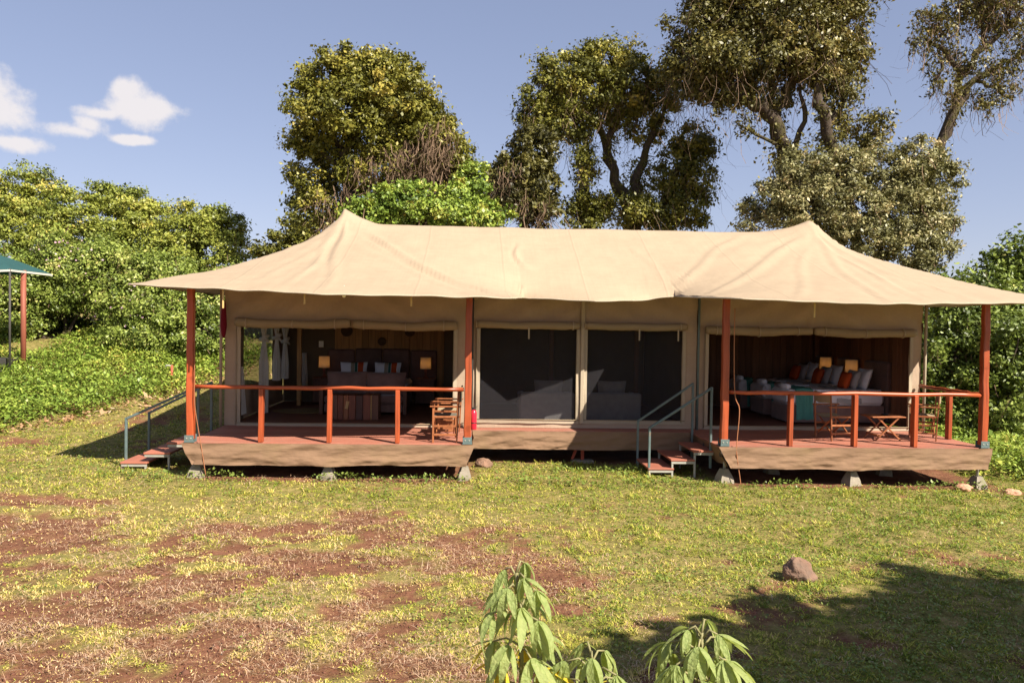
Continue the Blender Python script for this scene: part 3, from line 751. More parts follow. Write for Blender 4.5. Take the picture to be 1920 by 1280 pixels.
def hanging(x, y, z0, z1, w, m_, name='hanging_strap'):
    mb = MB(); mb.box((x-w/2, y-.004, z1), (x+w/2, y+.004, z0), .002); return mb.build(name, m_, tent, world=True)
for (x, z0, z1) in ((1.20, 2.60, 2.38), (3.40, 2.60, 2.38), (4.18, 2.60, 2.38)): hanging(x, YW-.19, z0, z1, .03, m_trim)
for (x, y, dz) in ((-3.86, -.9, .32), (-2.55, -1.1, .2), (-.9, -.95, .2), (5.6, -1.1, .28)):
    z = roof_z(x, y)-.02; hanging(x, y, z, z-dz, .028, m_yellow)
# two insect screens in the middle
for (a, b) in ((.25, 2.17), (2.39, 4.31)):
    V, Fk = wall_panel(a-.02, b+.02, .74, 2.62, YW+.02, [], 9, .012, .12)
    npmesh('insect_screen', V, Fk, m_screen, tent, smooth=True, world=True)
# frame poles at the corners and between the bays
for (x, y, m_, r) in ((-4.80, YW-.05, m_wall, .03), (4.62, YW-.10, m_steel, .025), (9.33, YW-.05, m_trim, .03), (.09, YW-.09, m_dark, .025)):
    mb = MB(); mb.tube([(x, y, DZ), (x, y, roof_z(x, y)-.03)], r, 8); mb.build('frame_pole', m_, tent, smooth=True, world=True)
mb = MB(); mb.box((2.25, YW-.075, .70), (2.33, YW-.035, 3.2), .01); mb.build('centre_strip', m_trim, tent, world=True)
# side walls, back wall, added inner ceiling, partitions
def flat(name, fn, nu, nv, m_): mb = MB(); mb.cloth(fn, nu, nv); return mb.build(name, m_, tent, smooth=True, world=True)
YBK = 7.05
WIN = (3.3, 5.9, 1.25, 2.6)          # window in the left side wall
V, Fk = wall_panel(YW, YBK, DZ, 3.36, 0, [WIN], 12)
npmesh('side_wall', np.stack([-4.74+V[:, 1], V[:, 0], V[:, 2]], -1), Fk, m_wall, tent, smooth=True, world=True)
flat('side_darkening_screen', lambda u, v: (-4.76, WIN[0]-.03+(WIN[1]-WIN[0]+.06)*u, WIN[2]-.03+(WIN[3]-WIN[2]+.06)*v), 6, 4, m_screen)
flat('side_darkening_screen', lambda u, v: (-4.79, WIN[0]-.03+(WIN[1]-WIN[0]+.06)*u, WIN[2]-.03+(WIN[3]-WIN[2]+.06)*v), 6, 4, m_screen)  # second mesh layer, added only to darken the view through the window
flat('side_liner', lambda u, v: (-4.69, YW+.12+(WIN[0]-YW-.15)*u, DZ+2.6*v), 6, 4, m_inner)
flat('back_dark_sheet', lambda u, v: (-4.70+4.72*u, YBK-.026, DZ+2.66*v), 10, 4, m_inner)  # dark sheet over the khaki wall, its colour standing in for room shade
flat('back_dark_sheet', lambda u, v: (.10+4.5*u, YBK-.026, DZ+2.66*v), 10, 4, m_inner)  # same dark sheet, shade put into the colour behind the lounge
V, Fk = wall_panel(YW, YBK, DZ, 3.36, 0, [], 13)
npmesh('side_wall', np.stack([9.27+V[:, 1], V[:, 0], V[:, 2]], -1), Fk, m_wall, tent, smooth=True, world=True)
flat('back_wall', lambda u, v: (-4.74+14.0*u, YBK+.02*math.sin(u*40), DZ+2.76*v), 60, 6, m_wall)
flat('darkening_ceiling', lambda u, v: (-4.73+13.99*u, YW+.02+(YBK-YW-.04)*v, 3.30-.10*math.sin(math.pi*v)), 30, 8, m_inner)  # unseen ceiling, added to keep light out and darken the rooms
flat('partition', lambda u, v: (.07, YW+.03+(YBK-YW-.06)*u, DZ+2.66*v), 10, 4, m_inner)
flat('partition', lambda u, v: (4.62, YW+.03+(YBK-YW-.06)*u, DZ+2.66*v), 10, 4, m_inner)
# timber lining of the two bedrooms, plank by plank
def lining(x0, x1, y, z0, z1, w, m_):
    x = x0; i = 0
    while x < x1-.02:
        ww = min(w*random.uniform(.85, 1.15), x1-x); d = random.uniform(0, .012)
        mb = MB(); mb.box((x+.003, y-.03-d, z0), (x+ww-.003, y-.004, z1+random.uniform(-.004, .004)), .004); mb.build('plank', m_, tent, world=True); x += ww
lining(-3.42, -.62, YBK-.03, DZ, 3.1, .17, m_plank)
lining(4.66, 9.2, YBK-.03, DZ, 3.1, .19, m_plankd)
y = YW+.25
while y < YBK-.1:
    for xw in (4.66, 9.215):
        mb = MB(); mb.box((xw, y+.003, DZ), (xw+.025, y+.187, 3.1), .004); mb.build('plank', m_plankd, tent, world=True)
    y += .19
mb = MB(); mb.box((-4.15, 5.9, DZ), (-4.05, 6.0, 3.1), .006); mb.build('inner_post', m_plank, tent, world=True)
for (xa_, xb_) in ((4.69, 4.79), (9.10, 9.205)):
    mb = MB(); mb.box((xa_, YBK-.26, DZ), (xb_, YBK-.07, 3.14), .006); mb.build('corner_gap_filler', m_plankd, tent, world=True)  # added to cover the bright gap where light leaked into the corner
for x in (1.92, 3.95):
    mb = MB(); mb.box((x, 5.0, DZ), (x+.1, 5.1, 3.1), .006); mb.build('inner_post', m_plankd, tent, world=True)

# ------------------------------------------------------------------ decks
def deck(label, x0, x1, y0, y1, boards_m, feet, trim_front=True, group=None, bw=.145):
    t = thing('deck', label, 'deck', ((x0+x1)/2, (y0+y1)/2, 0), 0, group)
    y = y0; rr = random.Random(int(x0*10))
    while y < y1-.03:
        w = min(bw, y1-y); mb = MB(); mb.box((x0, y+.003, DZ-.035), (x1, y+w-.003, DZ+rr.uniform(-.002, .001)), .004)
        mb.build('board', boards_m, t, world=True); y += w
    for yy in np.linspace(y0+.05, y1-.15, 3):
        mb = MB(); mb.box((x0+.04, yy, DZ-.20), (x1-.04, yy+.06, DZ-.04), .004); mb.build('beam', m_dark, t, world=True)
    return t
def skirt(t, x0, x1, y, zt, zb, seed, pins=(), inset=(.16, .16), y1=None):
    def fn(u, v):
        x = x0+(x1-x0)*u
        s_ = v
        x = x+s_*(inset[0]*max(0, 1-u/.05)**1.0-inset[1]*max(0, 1-(1-u)/.05)**1.0)
        low = zb+.007*math.sin(u*7+seed)+.005*math.sin(u*31+seed*2)
        for (p, dz) in pins: low -= dz*math.exp(-((u-p)/.05)**2)
        z = zt+(low-zt)*s_
        w = (float(fbm(u*11+s_*2.2, s_*2.6-u*3, seed, 5))-.5)*.12*(.3+s_)+.010*math.sin(s_*9+u*23+3*math.sin(u*9+seed))
        w += .012*math.sin(u*52+s_*5)*math.exp(-s_*5)
        return (x, y-.02-.035*s_+w*.8-.03, z)
    mb = MB(); mb.cloth(fn, 190, 20); mb.build('skirt', m_skirt, t, smooth=True, world=True)
dl = deck('red timber verandah deck under the tent’s left peak, canvas skirt below', L0-.08, L1+.08, -.06, YW+.02, m_deck, None)
skirt(dl, L0-.13, L1+.13, -.07, DZ-.005, .235, 3, pins=((.5, .022),), inset=(.20, .15))
dr = deck('red timber verandah deck under the right peak, with table and chairs', R0-.10, R1+.10, -.06, YW+.02, m_deck, None)
skirt(dr, R0-.12, R1+.13, -.07, DZ-.005, .225, 8, pins=((.5, .022),), inset=(.20, .12))
dm = deck('narrow red ledge below the two insect screens', L1+.09, R0-.11, 1.76, YW+.02, m_deck, None)
skirt(dm, L1+.10, R0-.12, 1.74, DZ-.005, .245, 13, pins=(), inset=(.0, .0))
for (t, x, s_) in ((dl, L0-.10, 1), (dl, L1+.10, 1), (dr, R0-.11, 1), (dr, R1+.11, 1)):   # side returns of the skirts
    mb = MB(); mb.cloth(lambda u, v, x=x: (x+(float(fbm(u*5, v*2, int(x*7) & 63, 3))-.5)*.07+(.16*v if x in (L0-.10, R0-.11) else -.1*v), -.07+2.1*u, DZ-.006+(.24-DZ)*v+.015*math.sin(u*14)*v), 40, 8)
    mb.build('skirt', m_skirt, t, smooth=True, world=True)
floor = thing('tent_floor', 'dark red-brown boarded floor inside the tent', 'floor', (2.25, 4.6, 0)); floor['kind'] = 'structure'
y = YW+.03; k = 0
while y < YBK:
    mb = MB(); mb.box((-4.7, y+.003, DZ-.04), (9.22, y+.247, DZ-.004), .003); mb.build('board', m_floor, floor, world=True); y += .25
# concrete pads that carry the decks
FOOT = [(-4.56, .05, 'leftmost pyramid concrete footing under the left deck'), (-2.34, .0, 'pyramid concrete footing under the middle of the left deck'), (-.02, .02, 'pyramid concrete footing at the right end of the left deck'),
        (4.56, .08, 'pyramid concrete footing beside the right flight of steps'), (6.83, .02, 'pyramid concrete footing under the middle of the right deck, front row'), (9.12, .0, 'pyramid concrete footing at the right deck’s outer corner'),
        (5.8, 1.1, 'shaded pyramid concrete footing in the back row, nearer the steps'), (8.0, 1.1, 'pyramid concrete footing in the back row near the right corner')]
for i, (x, y, lab) in enumerate(FOOT):
    g = float(gh(x, y, True)); t = thing('concrete_footing', lab, 'footing', (x, y, g), random.uniform(-.25, .25), 'concrete footings under the decks')
    h = random.uniform(.19, .23); b0 = random.uniform(.12, .14); b1 = .055; mb = MB()
    V = []
    for (zz, bb) in ((-.06, b0*1.02), (h*.3, b0*.86), (h, b1)):
        for sx, sy in ((-1, -1), (1, -1), (1, 1), (-1, 1)): V.append((sx*bb+random.uniform(-.008, .008), sy*bb+random.uniform(-.008, .008), zz+random.uniform(-.006, .006)))
    Fk = [(0, 3, 2, 1), (8, 9, 10, 11)]+[(r*4+k, r*4+(k+1) % 4, r*4+4+(k+1) % 4, r*4+4+k) for r in range(2) for k in range(4)]
    mb.add(V, Fk); mb.build('pad', m_conc, t); mb = MB(); mb.tube([(0, 0, h-.02), (0, 0, DZ-.19-g)], .026, 8); mb.build('stub', m_alu, t, smooth=True)
t = thing('steel_prop', 'rusty steel prop on a flat stone under the middle ledge', 'prop', (2.3, 1.95, float(gh(2.3, 1.95))))
mb = MB(); mb.box((-.22, -.12, -.03), (.22, .12, .05), .015); mb.build('stone_base', m_conc, t); mb = MB(); mb.bar((0, 0, .04), (0, 0, .42), .06, .06); mb.bar((-.2, .03, .04), (-.06, .03, .42), .05, .05); mb.build('upright', m_redpipe, t)

# ------------------------------------------------------------------ verandah posts, railings
POSTS = [(L0, 'orange wooden post at the far left corner of the left deck'), (L1, 'orange wooden post beside the red fire extinguisher'), (R0, 'orange wooden post beside the right flight of steps'), (R1, 'orange wooden post at the far right corner of the right deck')]
for x, lab in POSTS:
    t = thing('wooden_post', lab, 'post', (x, 0, DZ), 0, 'posts carrying the roof')
    zt = min(roof_z(x+a_, b_) for a_ in (-.09, 0, .09) for b_ in (-.09, 0, .09))-.035-DZ; mb = MB()
    rr = random.Random(int(x*100)); pts = []; rad = []
    for i in range(13):
        s_ = i/12; pts.append((rr.uniform(-.006, .006), rr.uniform(-.006, .006), .05+(zt-.05)*s_)); rad.append(.072*(1-.10*s_)+rr.uniform(-.003, .003))
    M8 = MB(); M8.tube(pts, rad, 4); a = math.pi/4
    # square-hewn post with softened arrises
    mb = MB()
    V = []; n = 8
    for p, r in zip(pts, rad):
        for (cx, cy) in ((-1, -.8), (-.8, -1), (.8, -1), (1, -.8), (1, .8), (.8, 1), (-.8, 1), (-1, .8)): V.append((p[0]+cx*r*.86, p[1]+cy*r*.86, p[2]))
    Fk = [(i*n+k, i*n+(k+1) % n, (i+1)*n+(k+1) % n, (i+1)*n+k) for i in range(12) for k in range(n)]+[tuple(range(n))[::-1], tuple(12*n+k for k in range(n))]
    mb.add(V, Fk); mb.build('shaft', m_post, t)
    mb = MB(); mb.box((-.078, -.085, .001), (.078, -.074, .12), .003); mb.box((-.078, .074, .001), (.078, .085, .12), .003); mb.box((-.085, -.09, .0015), (.085, .09, .012), .003)
    br = mb.build('base_bracket', m_steel, t)
    mb = MB()
    for dx in (-.035, .035): mb.lathe([(.012, 0), (.012, .008)], 8, TRS((dx, -.085, .07), rx=math.pi/2))
    mb.build('bolt', m_alu, br)
def railing(label, pts, balusters, seed):
    a = pts[0]; t = thing('railing', label, 'railing', (*a[:2], DZ)); rr = random.Random(seed)
    for p, q in zip(pts[:-1], pts[1:]):
        n = 14; P = []
        for i in range(n+1):
            s_ = i/n; P.append((p[0]+(q[0]-p[0])*s_, p[1]+(q[1]-p[1])*s_+rr.uniform(-.006, .006), DZ+.935+rr.uniform(-.008, .008)))
        mb = MB(); mb.tube(P, [.034+rr.uniform(-.003, .003) for _ in P], 10); mb.build('top_rail', m_rail, t, smooth=True, world=True)
    for (x, y) in balusters:
        w = .062+rr.uniform(-.004, .004); ln = rr.uniform(-.012, .012); mb = MB()
        b_ = (x, y, DZ+.001); tp = (x+ln, y, DZ+.915); mb.bar(b_, tp, .075, w*2, .008, up=(0, 1, 0)); mb.build('baluster', m_post, t, world=True)
    return t
railing('orange round-topped timber railing along the front of the left deck', [(L0+.07, 0), (L1-.07, 0)], [(-3.487, 0), (-2.337, 0), (-1.177, 0)], 1)
railing('orange timber railing round the front and right side of the right deck', [(R0+.07, 0), (R1-.05, 0)], [(5.688, 0), (6.85, 0), (7.94, 0)], 2)
railing('short orange side railing from the right corner post back to the tent wall', [(R1, .07), (R1+.02, YW-.08)], [(R1, 1.02)], 3)

# ------------------------------------------------------------------ steps with steel handrails
def steps(label, sgn, x_deck, y0, y1, treads, legs):
    g = float(gh(x_deck, (y0+y1)/2)); t = thing('deck_steps', label, 'steps', (x_deck, (y0+y1)/2, 0))
    for i, (xa, xb, z) in enumerate(treads):
        mb = MB(); mb.box((xa, y0, z-.035), (xb, y1, z), .005); tr = mb.build('tread', m_tread, t, world=True)
        for yy in (y0+.012, y1-.052):
            mb = MB(); mb.box((xa+.012, yy, z-.085), (xb-.012, yy+.04, z-.037), .004)
            o = mb.build('bearer', m_alu, tr); o.matrix_local = Matrix.Translation(-Vector(t.location))
        for yy in (y0+.03, y1-.03):
            xx = xb-.03 if sgn < 0 else xa+.03
            mb = MB(); mb.bar((xx, yy, gh(xx, yy)-.03), (xx, yy, z-.09), .035, .035); o = mb.build('leg', m_alu, tr); o.matrix_local = Matrix.Translation(-Vector(t.location))
    return t
def handrail(label, lo, hi, zlo, zhi, m_):
    """steel pipe: up from the ground, along the slope, down to the deck edge"""
    g = float(gh(lo[0], lo[1]))-.04; t = thing('handrail', label, 'handrail', (lo[0], lo[1], g), 0, 'steel handrails of the steps')
    mb = MB(); mb.bar((*lo, g), (*lo, zlo+.02), .042, .042, .006); mb.build('lower_upright', m_, t, world=True)
    mb = MB(); mb.bar((*hi, .12), (*hi, zhi+.02), .042, .042, .006); mb.build('upper_upright', m_, t, world=True)
    mb = MB(); mb.bar((*lo, zlo), (*hi, zhi), .042, .042, .006); mb.build('sloping_rail', m_, t, world=True)
steps('three red treads going up to the right deck from its left side', 1, R0-.1, .42, 1.48, [(3.28, 3.75, .12), (3.69, 4.13, .28), (4.1, 4.5-.02, .44)], None)
handrail('green steel handrail on the near side of the right steps', (3.30, .46), (4.50-.08, .46), .84, 1.57, m_steel)
handrail('green steel handrail on the far side of the right steps, before the screen', (3.30, 1.46), (4.36, 1.46), .84, 1.57, m_steel)
steps('red treads going up to the left deck from its left side', -1, L0-.1, .55, 1.7, [(-6.06, -5.6, .15), (-5.66, -5.2, .32), (-5.26, -4.76, .50)], None)
handrail('pale-topped steel handrail on the near side of the left steps', (-6.06, .80), (-4.80, .80), .88, 1.47, m_steel)
handrail('dark steel handrail on the far side of the left steps', (-6.02, 1.72), (-4.86, 1.72), .88, 1.47, m_steel)

# ------------------------------------------------------------------ things on the decks
def director_chair(label, loc, rz, group='wooden folding armchairs on the decks', canvas_m=m_chaircanvas):
    t = thing('director_chair', label, 'chair', loc, rz, group)        # faces local -Y
    w, d = .27, .215
    for sx in (-1, 1):
        mb = MB(); mb.bar((sx*w, -d, 0), (sx*w, -d, .615), .034, .024); mb.build('leg', m_chairwood, t)
        mb = MB(); mb.bar((sx*w, d-.02, 0), (sx*w, d+.02, .88), .034, .024); mb.build('leg', m_chairwood, t)
        mb = MB(); mb.box((sx*w-.03, -d-.06, .617), (sx*w+.03, d+.05, .641), .006); mb.build('armrest', m_chairwood, t)
        for z in (.43, .27, .12):
            mb = MB(); mb.box((sx*w-.012, -d, z), (sx*w+.012, d, z+.036), .004); mb.build('side_rail', m_chairwood, t)
    for y in (-d+.05, d-.05):
        for s_ in (-1, 1):
            mb = MB(); mb.bar((s_*(w-.03), y+s_*.011, .10), (-s_*(w-.03), y+s_*.011, .42), .03, .02, up=(0, 1, 0)); mb.build('cross_brace', m_chairwood, t)
    mb = MB(); mb.cloth(lambda u, v: ((2*u-1)*(w-.005), (2*v-1)*(d-.01), .462-.045*(1-(2*u-1)**2)), 12, 8); mb.cloth(lambda u, v: ((2*u-1)*(w-.005), (2*v-1)*(d-.01), .456-.045*(1-(2*u-1)**2)), 12, 8)
    mb.build('seat', canvas_m, t, smooth=True)
    mb = MB()
    for o in (0, .008): mb.cloth(lambda u, v, o=o: ((2*u-1)*(w+.02), d+.012+.05*(1-(2*u-1)**2)+o, .70+.19*v+.006*math.sin(u*9)), 12, 5)
    mb.build('backrest', canvas_m, t, smooth=True)
    return t
director_chair('wooden folding armchair on the left deck, nearer the railing', (-.37, .36, DZ), -math.pi/2+.04, canvas_m=m_chaircanvas_d)
director_chair('wooden folding armchair on the left deck, farther from the railing', (-.36, 1.22, DZ), -math.pi/2-.1)
director_chair('wooden folding armchair left of the small table on the right deck', (6.90, .92, DZ), math.pi/2+.12)
director_chair('wooden folding armchair right of the small table, by the side railing', (8.72, 1.05, DZ), -math.pi/2-.45)
t = thing('folding_table', 'small folding wooden table with crossed legs on the right deck', 'table', (7.86, .95, DZ), .05)
for i in range(6):
    mb = MB(); mb.box((-.33, -.24+i*.081, .43), (.33, -.24+i*.081+.075, .45), .004); mb.build('slat', m_chairwood, t)
for sy in (-.2, .2):
    for s_ in (-1, 1):
        mb = MB(); mb.bar((s_*.26, sy+s_*.013, 0), (-s_*.20, sy+s_*.013, .43), .03, .02, up=(0, 1, 0)); mb.build('leg', m_chairwood, t)
for sx in (-.2, .2):
    mb = MB(); mb.bar((sx, -.2, .1), (sx, .2, .1), .025, .025); mb.build('stretcher', m_chairwood, t)
mb = MB(); mb.lathe([(.045, 0), (.06, .012), (.062, .028), (.05, .03), (.045, .014)], 16); o = mb.build('ashtray', m_black, None, smooth=True); o.location = (7.92, .98, DZ+.4505); tag(o, 'small black ashtray on the folding table', 'ashtray')

t = thing('fire_extinguisher', 'red fire extinguisher standing beside the orange post', 'fire extinguisher', (.135, 1.86, DZ+.003))
mb = MB(); mb.lathe([(.055, 0), (.062, .012), (.062, .30), (.055, .345), (.03, .375), (.02, .385)], 22); mb.build('cylinder', m_ext, t, smooth=True)
mb = MB(); mb.lathe([(.0635, .115), (.0635, .135)], 22); mb.build('band', m_black, t, smooth=True)
mb = MB(); mb.lathe([(.022, .385), (.024, .41), (.016, .42)], 12); mb.bar((-.02, 0, .42), (.075, 0, .445), .018, .012); mb.bar((-.02, 0, .405), (.07, 0, .405), .016, .01); mb.build('valve', m_black, t)
mb = MB(); mb.tube([(-.02, 0, .40), (-.065, -.02, .38), (-.074, -.02, .28), (-.072, -.02, .12)], .009, 7); mb.build('hose', m_black, t, smooth=True)

mb = MB(); mb.lathe([(.012, -.72), (.04, -.66), (.062, -.5), (.055, -.3), (.04, -.12), (.03, 0)], 12)
o = mb.build('folded_umbrella', m_redcloth, None, smooth=True); o.location = (-4.72, YW-.16, 3.04); tag(o, 'dark red folded cloth hanging at the left corner of the tent front', 'cloth')
def cable(label, pts, r=.008):
    P = [Vector(p) for p in pts]; Q = []
    for i in range(len(P)-1):
        a = P[max(i-1, 0)]; b = P[i]; c_ = P[i+1]; d = P[min(i+2, len(P)-1)]
        for k in range(6):
            s_ = k/6; Q.append(.5*((2*b)+(c_-a)*s_+(2*a-5*b+4*c_-d)*s_*s_+(3*b-a-3*c_+d)*s_**3))
    Q.append(P[-1]); mb = MB(); mb.tube(Q, r, 6); o = mb.build('hanging_cable', m_cable, None, smooth=True); tag(o, label, 'cable', 'cables hanging beside the posts')
cable('brown cable hanging beside the left corner post', [(L0+.09, -.09, 3.0), (L0+.09, -.09, 1.75), (L0+.10, -.10, 1.25), (L0+.17, -.11, .8), (L0+.22, -.13, .55), (L0+.28, -.15, .22), (L0+.32, -.16, .0)])
cable('brown cable hanging beside the post by the right steps', [(R0+.12, -.09, 3.0), (R0+.12, -.1, 2.2), (R0+.15, -.1, 1.5), (R0+.23, -.11, 1.25), (R0+.20, -.12, .75), (R0+.19, -.13, .5), (R0+.25, -.14, .1), (R0+.27, -.15, -.06)])
t = thing('hanging_bulb', 'small white bulb hanging below the left eave', 'bulb', (-2.0, -.7, roof_z(-2.0, -.7)-.14))
mb = MB(); mb.lathe([(.012, .05), (.03, .02), (.038, -.01), (.02, -.05), (.004, -.055)], 12); mb.build('globe', m_bulb, t, smooth=True); mb = MB(); mb.tube([(0, 0, .05), (0, 0, .14)], .008, 6); mb.build('cord', m_bulb, t)

# ------------------------------------------------------------------ left bedroom
def atx(px, Y): return float(at(px, 700, Y)[0])
def cushion(name, label, loc, w, h, th, m_, rz=0, rx=0, group=None, seed=0, cat='cushion'):
    mb = MB(); mb.pillow(w, h, th, None, 12, seed); o = mb.build(name, m_, None, smooth=True)
    o.matrix_world = TRS(loc, rx=rx, rz=rz); tag(o, label, cat, group); return o
def lampstand(label, x, y, z, k=1.0):
    t = thing('table_lamp', label, 'lamp', (x, y, z), 0, 'lit bedside lamps'); mb = MB()
    mb.lathe([(.085, 0), (.085, .02), (.03, .035), (.022, .12), (.04, .19), (.02, .25), (.012, .34)], 14); mb.build('base', m_slab[0], t, smooth=True)
    mb = MB(); n = 24; V = []
    for (r, zz) in ((.155*k, .24), (.145*k, .24+.32*k)):
        for q in range(n): V.append((r*math.cos(q*2*math.pi/n), r*math.sin(q*2*math.pi/n), zz))
    mb.add(V, [(q, (q+1) % n, n+(q+1) % n, n+q) for q in range(n)]); mb.build('lamp_shade', m_shade, t, smooth=True)
    mb = MB(); mb.lathe([(.004, .32), (.028, .345), (.032, .37), (.02, .41), (.004, .42)], 12); mb.build('light_bulb', m_glow, t, smooth=True)
def table(label, x0, x1, y0, y1, h, m_=m_slab[1]):
    t = thing('bedside_table', label, 'bedside table', ((x0+x1)/2, (y0+y1)/2, DZ), 0, 'bedside tables'); a, b = (x1-x0)/2, (y1-y0)/2
    mb = MB(); mb.box((-a, -b, h-.04), (a, b, h), .006); mb.build('top', m_, t)
    mb = MB(); mb.box((-a+.02, -b+.02, .04), (a-.02, b-.02, h-.042), .006); mb.build('cabinet', m_, t)
    mb = MB(); mb.box((-a+.05, -b+.003, h*.5), (a-.05, -b+.018, h-.08), .004); mb.build('drawer', m_, t)
# chest in front of the sofa
xc = atx(667, 3.3); t = thing('wooden_chest', 'chunky chest of red and brown timber slabs before the sofa', 'chest', (xc, 3.45, DZ))
xs_ = [-.50, -.36, -.24, -.13, .02, .17, .33, .355, .50]; mi = [1, 0, 2, 0, 3, 0, -1, 1]
for i in range(8):
    mb = MB(); mb.box((xs_[i]+.003, -.25, .0), (xs_[i+1]-.003, .25, .52+random.uniform(-.006, .006)), .006); mb.build('slab', m_sap if mi[i] < 0 else m_slab[mi[i]], t)
mb = MB(); mb.pillow(.07, .17, .02, TRS((-.16, -.251, .31), ry=.2), 6); mb.build('inlay', m_sap, t, smooth=True)
# sofa
x0, x1 = atx(600, 4.2), atx(764, 4.2); xm = (x0+x1)/2; w = (x1-x0)/2
t = thing('sofa', 'plum brown two-seat sofa with wooden arms in the left room', 'sofa', (xm, 4.55, DZ))
for s_ in (-1, 1):
    mb = MB(); mb.box((s_*w, -.45, 0), (s_*(w-.09), .4, .58), .01); mb.build('arm', m_slab[1], t)
    mb = MB(); mb.box((s_*.01, -.42, .235), (s_*(w-.1), .25, .42), .05); mb.build('seat_cushion', m_leather2, t, smooth=False)
mb = MB(); mb.box((-w+.1, -.40, .05), (w-.1, .38, .23), .02); mb.build('seat_base', m_leather2, t)
mb = MB(); mb.box((-w+.1, .26, .25), (w-.1, .42, .62), .04); mb.build('backrest', m_leather2, t)
cushion('back_cushion', 'left of the two large plum cushions on the sofa', (xm-.43, 4.58, DZ+.68), .92, .52, .24, m_leather2, rx=-.25, group='sofa back cushions', seed=1)
cushion('back_cushion', 'right of the two large plum cushions on the sofa', (xm+.45, 4.58, DZ+.67), .92, .52, .24, m_leather2, rx=-.25, group='sofa back cushions', seed=2)
# bed
bx0, bx1 = atx(643, 6.0), atx(768, 6.0)
t = thing('bed', 'double bed with padded brown headboard behind the sofa', 'bed', ((bx0+bx1)/2, 6.0, DZ)); hw = (bx1-bx0)/2
mb = MB(); mb.box((-hw, -.95, .02), (hw, .86, .34), .02); mb.build('base', m_leather, t)
mb = MB(); mb.box((-hw-.01, -.97, .345), (hw+.01, .87, .64), .07); mb.build('mattress', m_white, t)
for i in range(4):
    a0 = -1.35+i*.70; mb = MB(); mb.box((a0+.01, .88, .1), (a0+.69, .98, 1.38-.03*(i in (0, 3))), .04); mb.build('headboard_panel', m_leather, t)
def striped(label, x, y, z, seed, rx=-.3, rz=0):
    t = thing('striped_pillow', label, 'pillow', (x, y, z), rz, 'striped pillows on the double bed')
    mb = MB(); mb.pillow(.66, .42, .17, TRS(rx=rx), 14, seed); mb.build('case', m_white, t, smooth=True)
    for (a, b, m_) in ((-.07, .02, m_trim), (.025, .09, m_deepgreen), (.10, .235, m_orange)):
        mb = MB()
        def fn(u, v, a=a, b=b):
            X = a+(b-a)*u; al = X/.33; be = (2*v-1)*.985; k = max(0, (1-abs(al)**3.2))**.6*max(0, (1-abs(be)**3.2))**.6
            return (X*(1-.07*(1-abs(be))*abs(al)**2), -.085*(k+.06*math.sin(5*al+3*be+random.Random(seed).random()*6)*k)-.006, be*.21*(1-.07*(1-abs(al))*abs(be)**2))
        mb.cloth(fn, 3, 12, TRS(rx=rx)); mb.build('stripe', m_, t, smooth=True)
striped('white pillow with orange stripe, left one on the double bed', atx(664, 6.2), 6.15, DZ+.86, 4, rz=.08)
striped('white pillow with orange stripe, right one on the double bed', atx(727, 6.2), 6.15, DZ+.86, 5, rz=-.06)
for (px, lab) in ((608, 'left of the double bed'), (798, 'right of the double bed')):
    x = atx(px, 6.5); table('brown bedside table '+lab, x-.26, x+.26, 6.25, 6.72, .66); lampstand('lit lamp with drum shade '+lab, x, 6.48, DZ+.66, .88)
# baskets on the timber wall
for (px, py, r, lab) in ((650, 620, .15, 'large round woven basket high on the timber wall, left'), (716, 640, .11, 'small round woven basket in the middle of the timber wall'), (768, 622, .13, 'round woven basket high on the timber wall, right')):
    p = at(px, py, 6.9); mb = MB(); mb.lathe([(.02, 0), (r*.5, .008), (r*.9, .03), (r, .05), (r*.95, .055), (r*.5, .03)], 24, TRS((0, 0, 0), rx=math.pi/2)); o = mb.build('wall_basket', m_bamboo, None, smooth=True)
    o.location = (float(p[0]), 6.965, float(p[2])); tag(o, lab, 'basket', 'woven baskets on the timber wall')
p = at(602, 645, 6.93); mb = MB(); mb.box((-.06, -.012, -.08), (.06, 0, .08), .004); o = mb.build('switch_plate', m_bulb, None); o.location = (float(p[0]), 6.955, float(p[2])); tag(o, 'small white switch plate above the left lamp', 'switch')
# knotted curtains along the left side window
def curtain(label, x, y, z0, z1, zk, seed, w=.15):
    t = thing('knotted_curtain', label, 'curtain', (x, y, z1), 0, 'knotted white curtains'); rr = random.Random(seed)
    n = 26; L = z0-z1
    V = []; seg = 22
    for i in range(n+1):
        z = L*(1-i/n); zz = z1+z; dk = (zz-zk)
        r = w*(.30+.75*min(1, abs(dk)/.45)) if dk > 0 else w*(.32+.62*min(1, abs(dk)/.55))
        for k in range(seg):
            a = 2*math.pi*k/seg; q = r*(1+.28*math.sin(a*6+seed+z*.8)); V.append((q*math.cos(a)*.55, q*math.sin(a), z))
    Fk = [(i*seg+k, i*seg+(k+1) % seg, (i+1)*seg+(k+1) % seg, (i+1)*seg+k) for i in range(n) for k in range(seg)]
    mb = MB(); mb.add(V, Fk); mb.build('drop', m_curtain, t, smooth=True)
    mb = MB(); K = zk-z1; mb.tube([(.0, -.07, K+.02), (.07, 0, K+.05), (0, .07, K), (-.07, 0, K-.03), (0, -.075, K-.01), (.06, .02, K-.05), (.09, .05, K-.09)], [.035, .045, .045, .045, .04, .035, .02], 8); mb.build('knot', m_curtain, t, smooth=True)
curtain('knotted white curtain nearest the front, hanging to the floor', -4.42, 3.85, 2.75, .66, 2.28, 1, .16)
curtain('knotted white curtain, second from the front', -4.42, 5.0, 2.75, 1.28, 2.28, 2)
curtain('knotted white curtain, third from the front', -4.42, 5.85, 2.75, 1.26, 2.18, 3)
